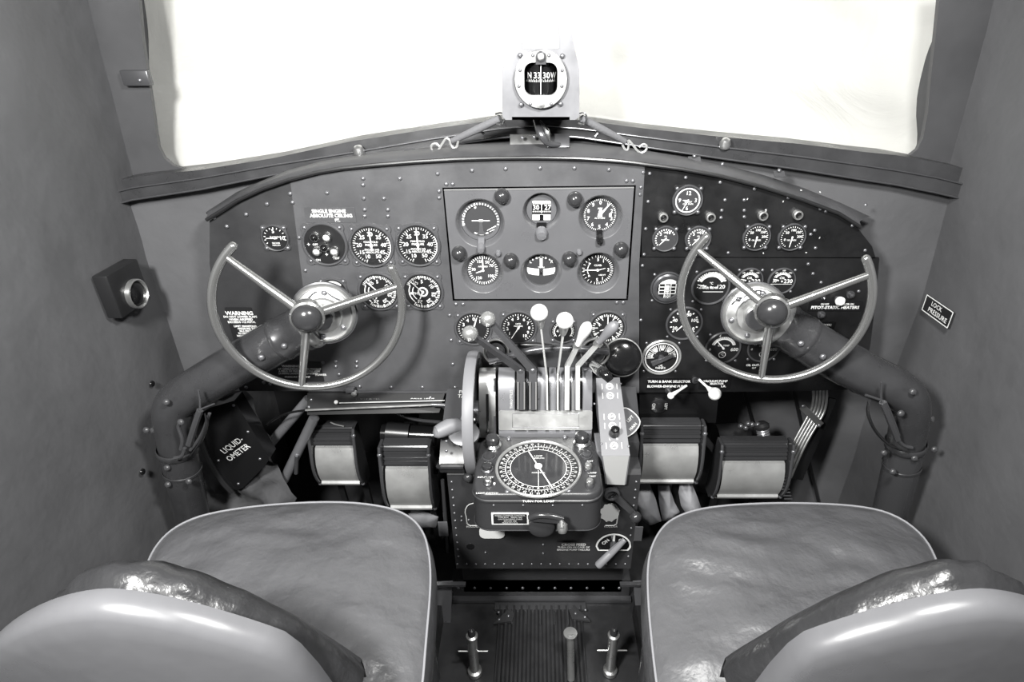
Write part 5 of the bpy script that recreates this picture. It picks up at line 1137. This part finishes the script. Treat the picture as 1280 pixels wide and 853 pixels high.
# ================= seats =================
def seat(s, label, outl):
    cxm = (max(p.x for p in outl)+min(p.x for p in outl))/2
    z0 = ZC-.64
    t = thing('pilot_seat', label, 'seat', V((cxm, .45, 0.0)))
    o_ = [V((p.x, p.y, 0)) for p in outl]; c = V((cxm, .50, 0))
    # smooth the loop
    for _ in range(2):
        q = []
        for a, b in zip(o_, o_[1:]+o_[:1]): q += [a*.75+b*.25, a*.25+b*.75]
        o_ = q
    def row(k, z, off=0.):
        r = []
        for p in o_:
            d = (p-c); l = d.length; q = c+d*k+d/l*off
            w_ = (noise.noise(V((q.x*7, q.y*11, s*3)))*.011+noise.noise(V((q.x*18+q.y*12, q.y*34-q.x*8, s*3)))*.0045)*min(1, (1-min(k,1))*5) if off == 0 else 0
            r.append(V((q.x, q.y, z0+z+w_)))
        return r
    rows = [[V((c.x, c.y, z0+.021))]*1]
    m = MB(); R_ = [row(.001,.021)]
    for i in range(1, 22):
        k = i/22; R_.append(row(k, .021*(1-k**2.6)-.0))
    R_ += [row(1,-.0035)]
    R2 = [row(1,-.0035), row(1,-.010,.004), row(1,-.03,.008), row(1,-.055,.006), row(1,-.078,-.002), row(1,-.085,-.012)]
    m.grid(R_, closed=True, capa=True); m.build('cushion_top', M_leather, t, sharp=80)
    m = MB(); m.grid(R2, closed=True, capb=True); m.build('cushion_side', M_leather, t, sharp=80)
    ring = row(1, -.003, .0012); MB().tube(ring+[ring[0]], .0015, 8).build('piping', M_pipe, t)
    # pan and legs
    m = MB(); m.grid([row(1,-.086,-.008), row(1,-.10,-.008), row(.9,-.115)], closed=True, capa=True, capb=True); m.build('seat_pan', M_gun, t)
    xs = [p.x for p in outl]; xa, xb = min(xs)+.05, max(xs)-.05
    for x in (xa, xb):
        for y in (.36, .60):
            MB().tube([V((x, y, z0-.10)), V((x, y, .0515 if abs(abs(x)-.198) < .03 else .0))], .014, 14).build('leg', M_gun, t)
    # arched back
    bx = cxm-.00; BY = .292; top = -.335; rad = .175
    prof = [(-rad*1.02,-.60)]+[(-rad*1.02,-.50)]+[(-rad*math.cos(math.radians(a))*1.0, -.50+(.165)*math.sin(math.radians(a))**.85) for a in range(8, 173, 6)]+[(rad*1.02,-.50),(rad*1.02,-.60)]
    XS = [-.176,-.1755,-.174]+[.17*(i/18-1) for i in range(37)][:]+[.174,.1755,.176]
    def zsh(x): x = abs(x); return max(-.60, -.380-.092*(min(x, .15)/.15)**1.7-(max(0, x-.120)/.046)**2.0*.14)
    def zpd(x): x = abs(x); return max(-.60, -.387-.165*(x/.16)**1.8)
    def brow(y, k, dz=0., wav=0., pad=False):
        r = []; prof = [(x*(.93 if pad else 1), (zpd(x*.93) if pad else zsh(x))) for x in XS]
        for i, (x, z) in enumerate(prof):
            zz = -.60+(z+.60)*k; w_ = noise.noise(V((x*40, y*30, s)))*wav+abs(math.sin(x*95))*wav*.5
            r.append(V((bx+x*max(k, .95), y+.018*(x/rad)**2, ZC+zz+dz+w_)))
        return r
    # shell (hard leather back), padded inner side with puckered edge
    m = MB(); m.grid([brow(BY-.006,.05), brow(BY-.008,.5), brow(BY-.006,.85), brow(BY-.004,.94), brow(BY+.000,.975), brow(BY+.010,.99), brow(BY+.018,.985)]); m.build('back_shell', M_shell, t, sharp=80)
    m = MB(); rows = [brow(BY+.010,.96), brow(BY+.020,.985,0,0,True), brow(BY+.026,1.0,.001,.003,True), brow(BY+.036,1.01,.003,.006,True), brow(BY+.046,1.0,.002,.006,True), brow(BY+.056,.96,0,.004,True), brow(BY+.062,.90,0,.002,True), brow(BY+.064,.5,0,0,True), brow(BY+.064,.05,0,0,True)]; m.grid(rows); m.build('back_padding', M_leatherd, t, sharp=80)
    e = brow(BY,.985)[-5 if s < 0 else 4]
    MB().tube([e+V((0,0,.03)), e+V((0,-.004,.0)), e+V((0,-.004,-.05))], .0042, 8).build('rim_bracket', M_satin, t)
    m = MB()
    for x in (-.11, .11): m.tube([V((bx+x, BY+.03, ZC-.60)), V((bx+x, BY+.04, ZC-.75))], .010, 12)
    m.build('back_tube', M_gun, t)
Lpx = [(527,853),(531,800),(536,745),(537,715),(535,690),(529,665),(513,645),(482,632),(420,625.5),(330,630),(262,640),(228,652),(204,669),(186,695),(178,730),(172,800),(172,853)]
Rpx = [(1180,853),(1184,790),(1180,735),(1172,700),(1155,668),(1120,642),(1075,631),(1000,627.5),(930,629),(880,634),(850,643),(830,656),(816,680),(811,705),(811,740),(815,790),(822,853)]
def outl(px, flip=False):
    return [onZ(x, y, -.64) for x, y in px][::-1] if not flip else [onZ(x, y, -.64) for x, y in px][::-1]
sl_ = outl(Lpx); sr_ = outl(Rpx)
def close(l):
    a, b = l[0], l[-1]; y = .36
    return l+[V((b.x, y, b.z)), V(((a.x+b.x)/2, y-.012, b.z)), V((a.x, y, a.z))]
seat(-1, 'left pilot seat in smooth grey leather with a light piped cushion edge', close(sl_))
seat(1, 'right pilot seat in smooth grey leather with a light piped cushion edge', close(sr_))

# ================= lights and camera =================
def area(name, loc, tgt, size, power, col=(1,.995,.97)):
    l = bpy.data.lights.new(name, 'AREA'); l.energy = power; l.size = size; l.shape = 'DISK'; l.color = col
    o = bpy.data.objects.new(name, l); COL.objects.link(o); o.location = loc
    o.rotation_euler = (V(tgt)-V(loc)).to_track_quat('-Z', 'Y').to_euler()
area('photo_lamp', W(-.36,-.05,.24), W(-.02,.88,-.36), .15, 31)
area('photo_lamp', W(.22,.20,.33), W(.02,.88,-.40), .15, 19)
sun = bpy.data.lights.new('sun', 'SUN'); sun.energy = 2.2; sun.angle = .05; sun.color = (1,.99,.95)
so = bpy.data.objects.new('sun', sun); COL.objects.link(so); so.location = (0,3,3); so.rotation_euler = (V((.18,-1,-.55))).to_track_quat('-Z','Y').to_euler()
w = bpy.data.worlds.new('world'); bpy.context.scene.world = w; w.use_nodes = True
w.node_tree.nodes['Background'].inputs[0].default_value = (1,1,.97,1); w.node_tree.nodes['Background'].inputs[1].default_value = .2
cam = bpy.data.cameras.new('camera'); co = bpy.data.objects.new('camera', cam); COL.objects.link(co)
co.location = (0,0,ZC); co.rotation_euler = (math.radians(90-29), 0, 0)
cam.sensor_width = 36; cam.lens = 36*FP/1280; cam.shift_x = -32/1280; cam.shift_y = 14.5/1280; cam.clip_start = .02
sc_ = bpy.context.scene; sc_.camera = co
sc_.view_settings.view_transform = 'Standard'; sc_.view_settings.look = 'None'; sc_.view_settings.exposure = 0; sc_.view_settings.gamma = 1
sc_.view_settings.use_curve_mapping = False
bpy.data.objects.remove(_to); bpy.data.curves.remove(_tc)
for o in bpy.data.objects:
    if '_o' in o: del o['_o']
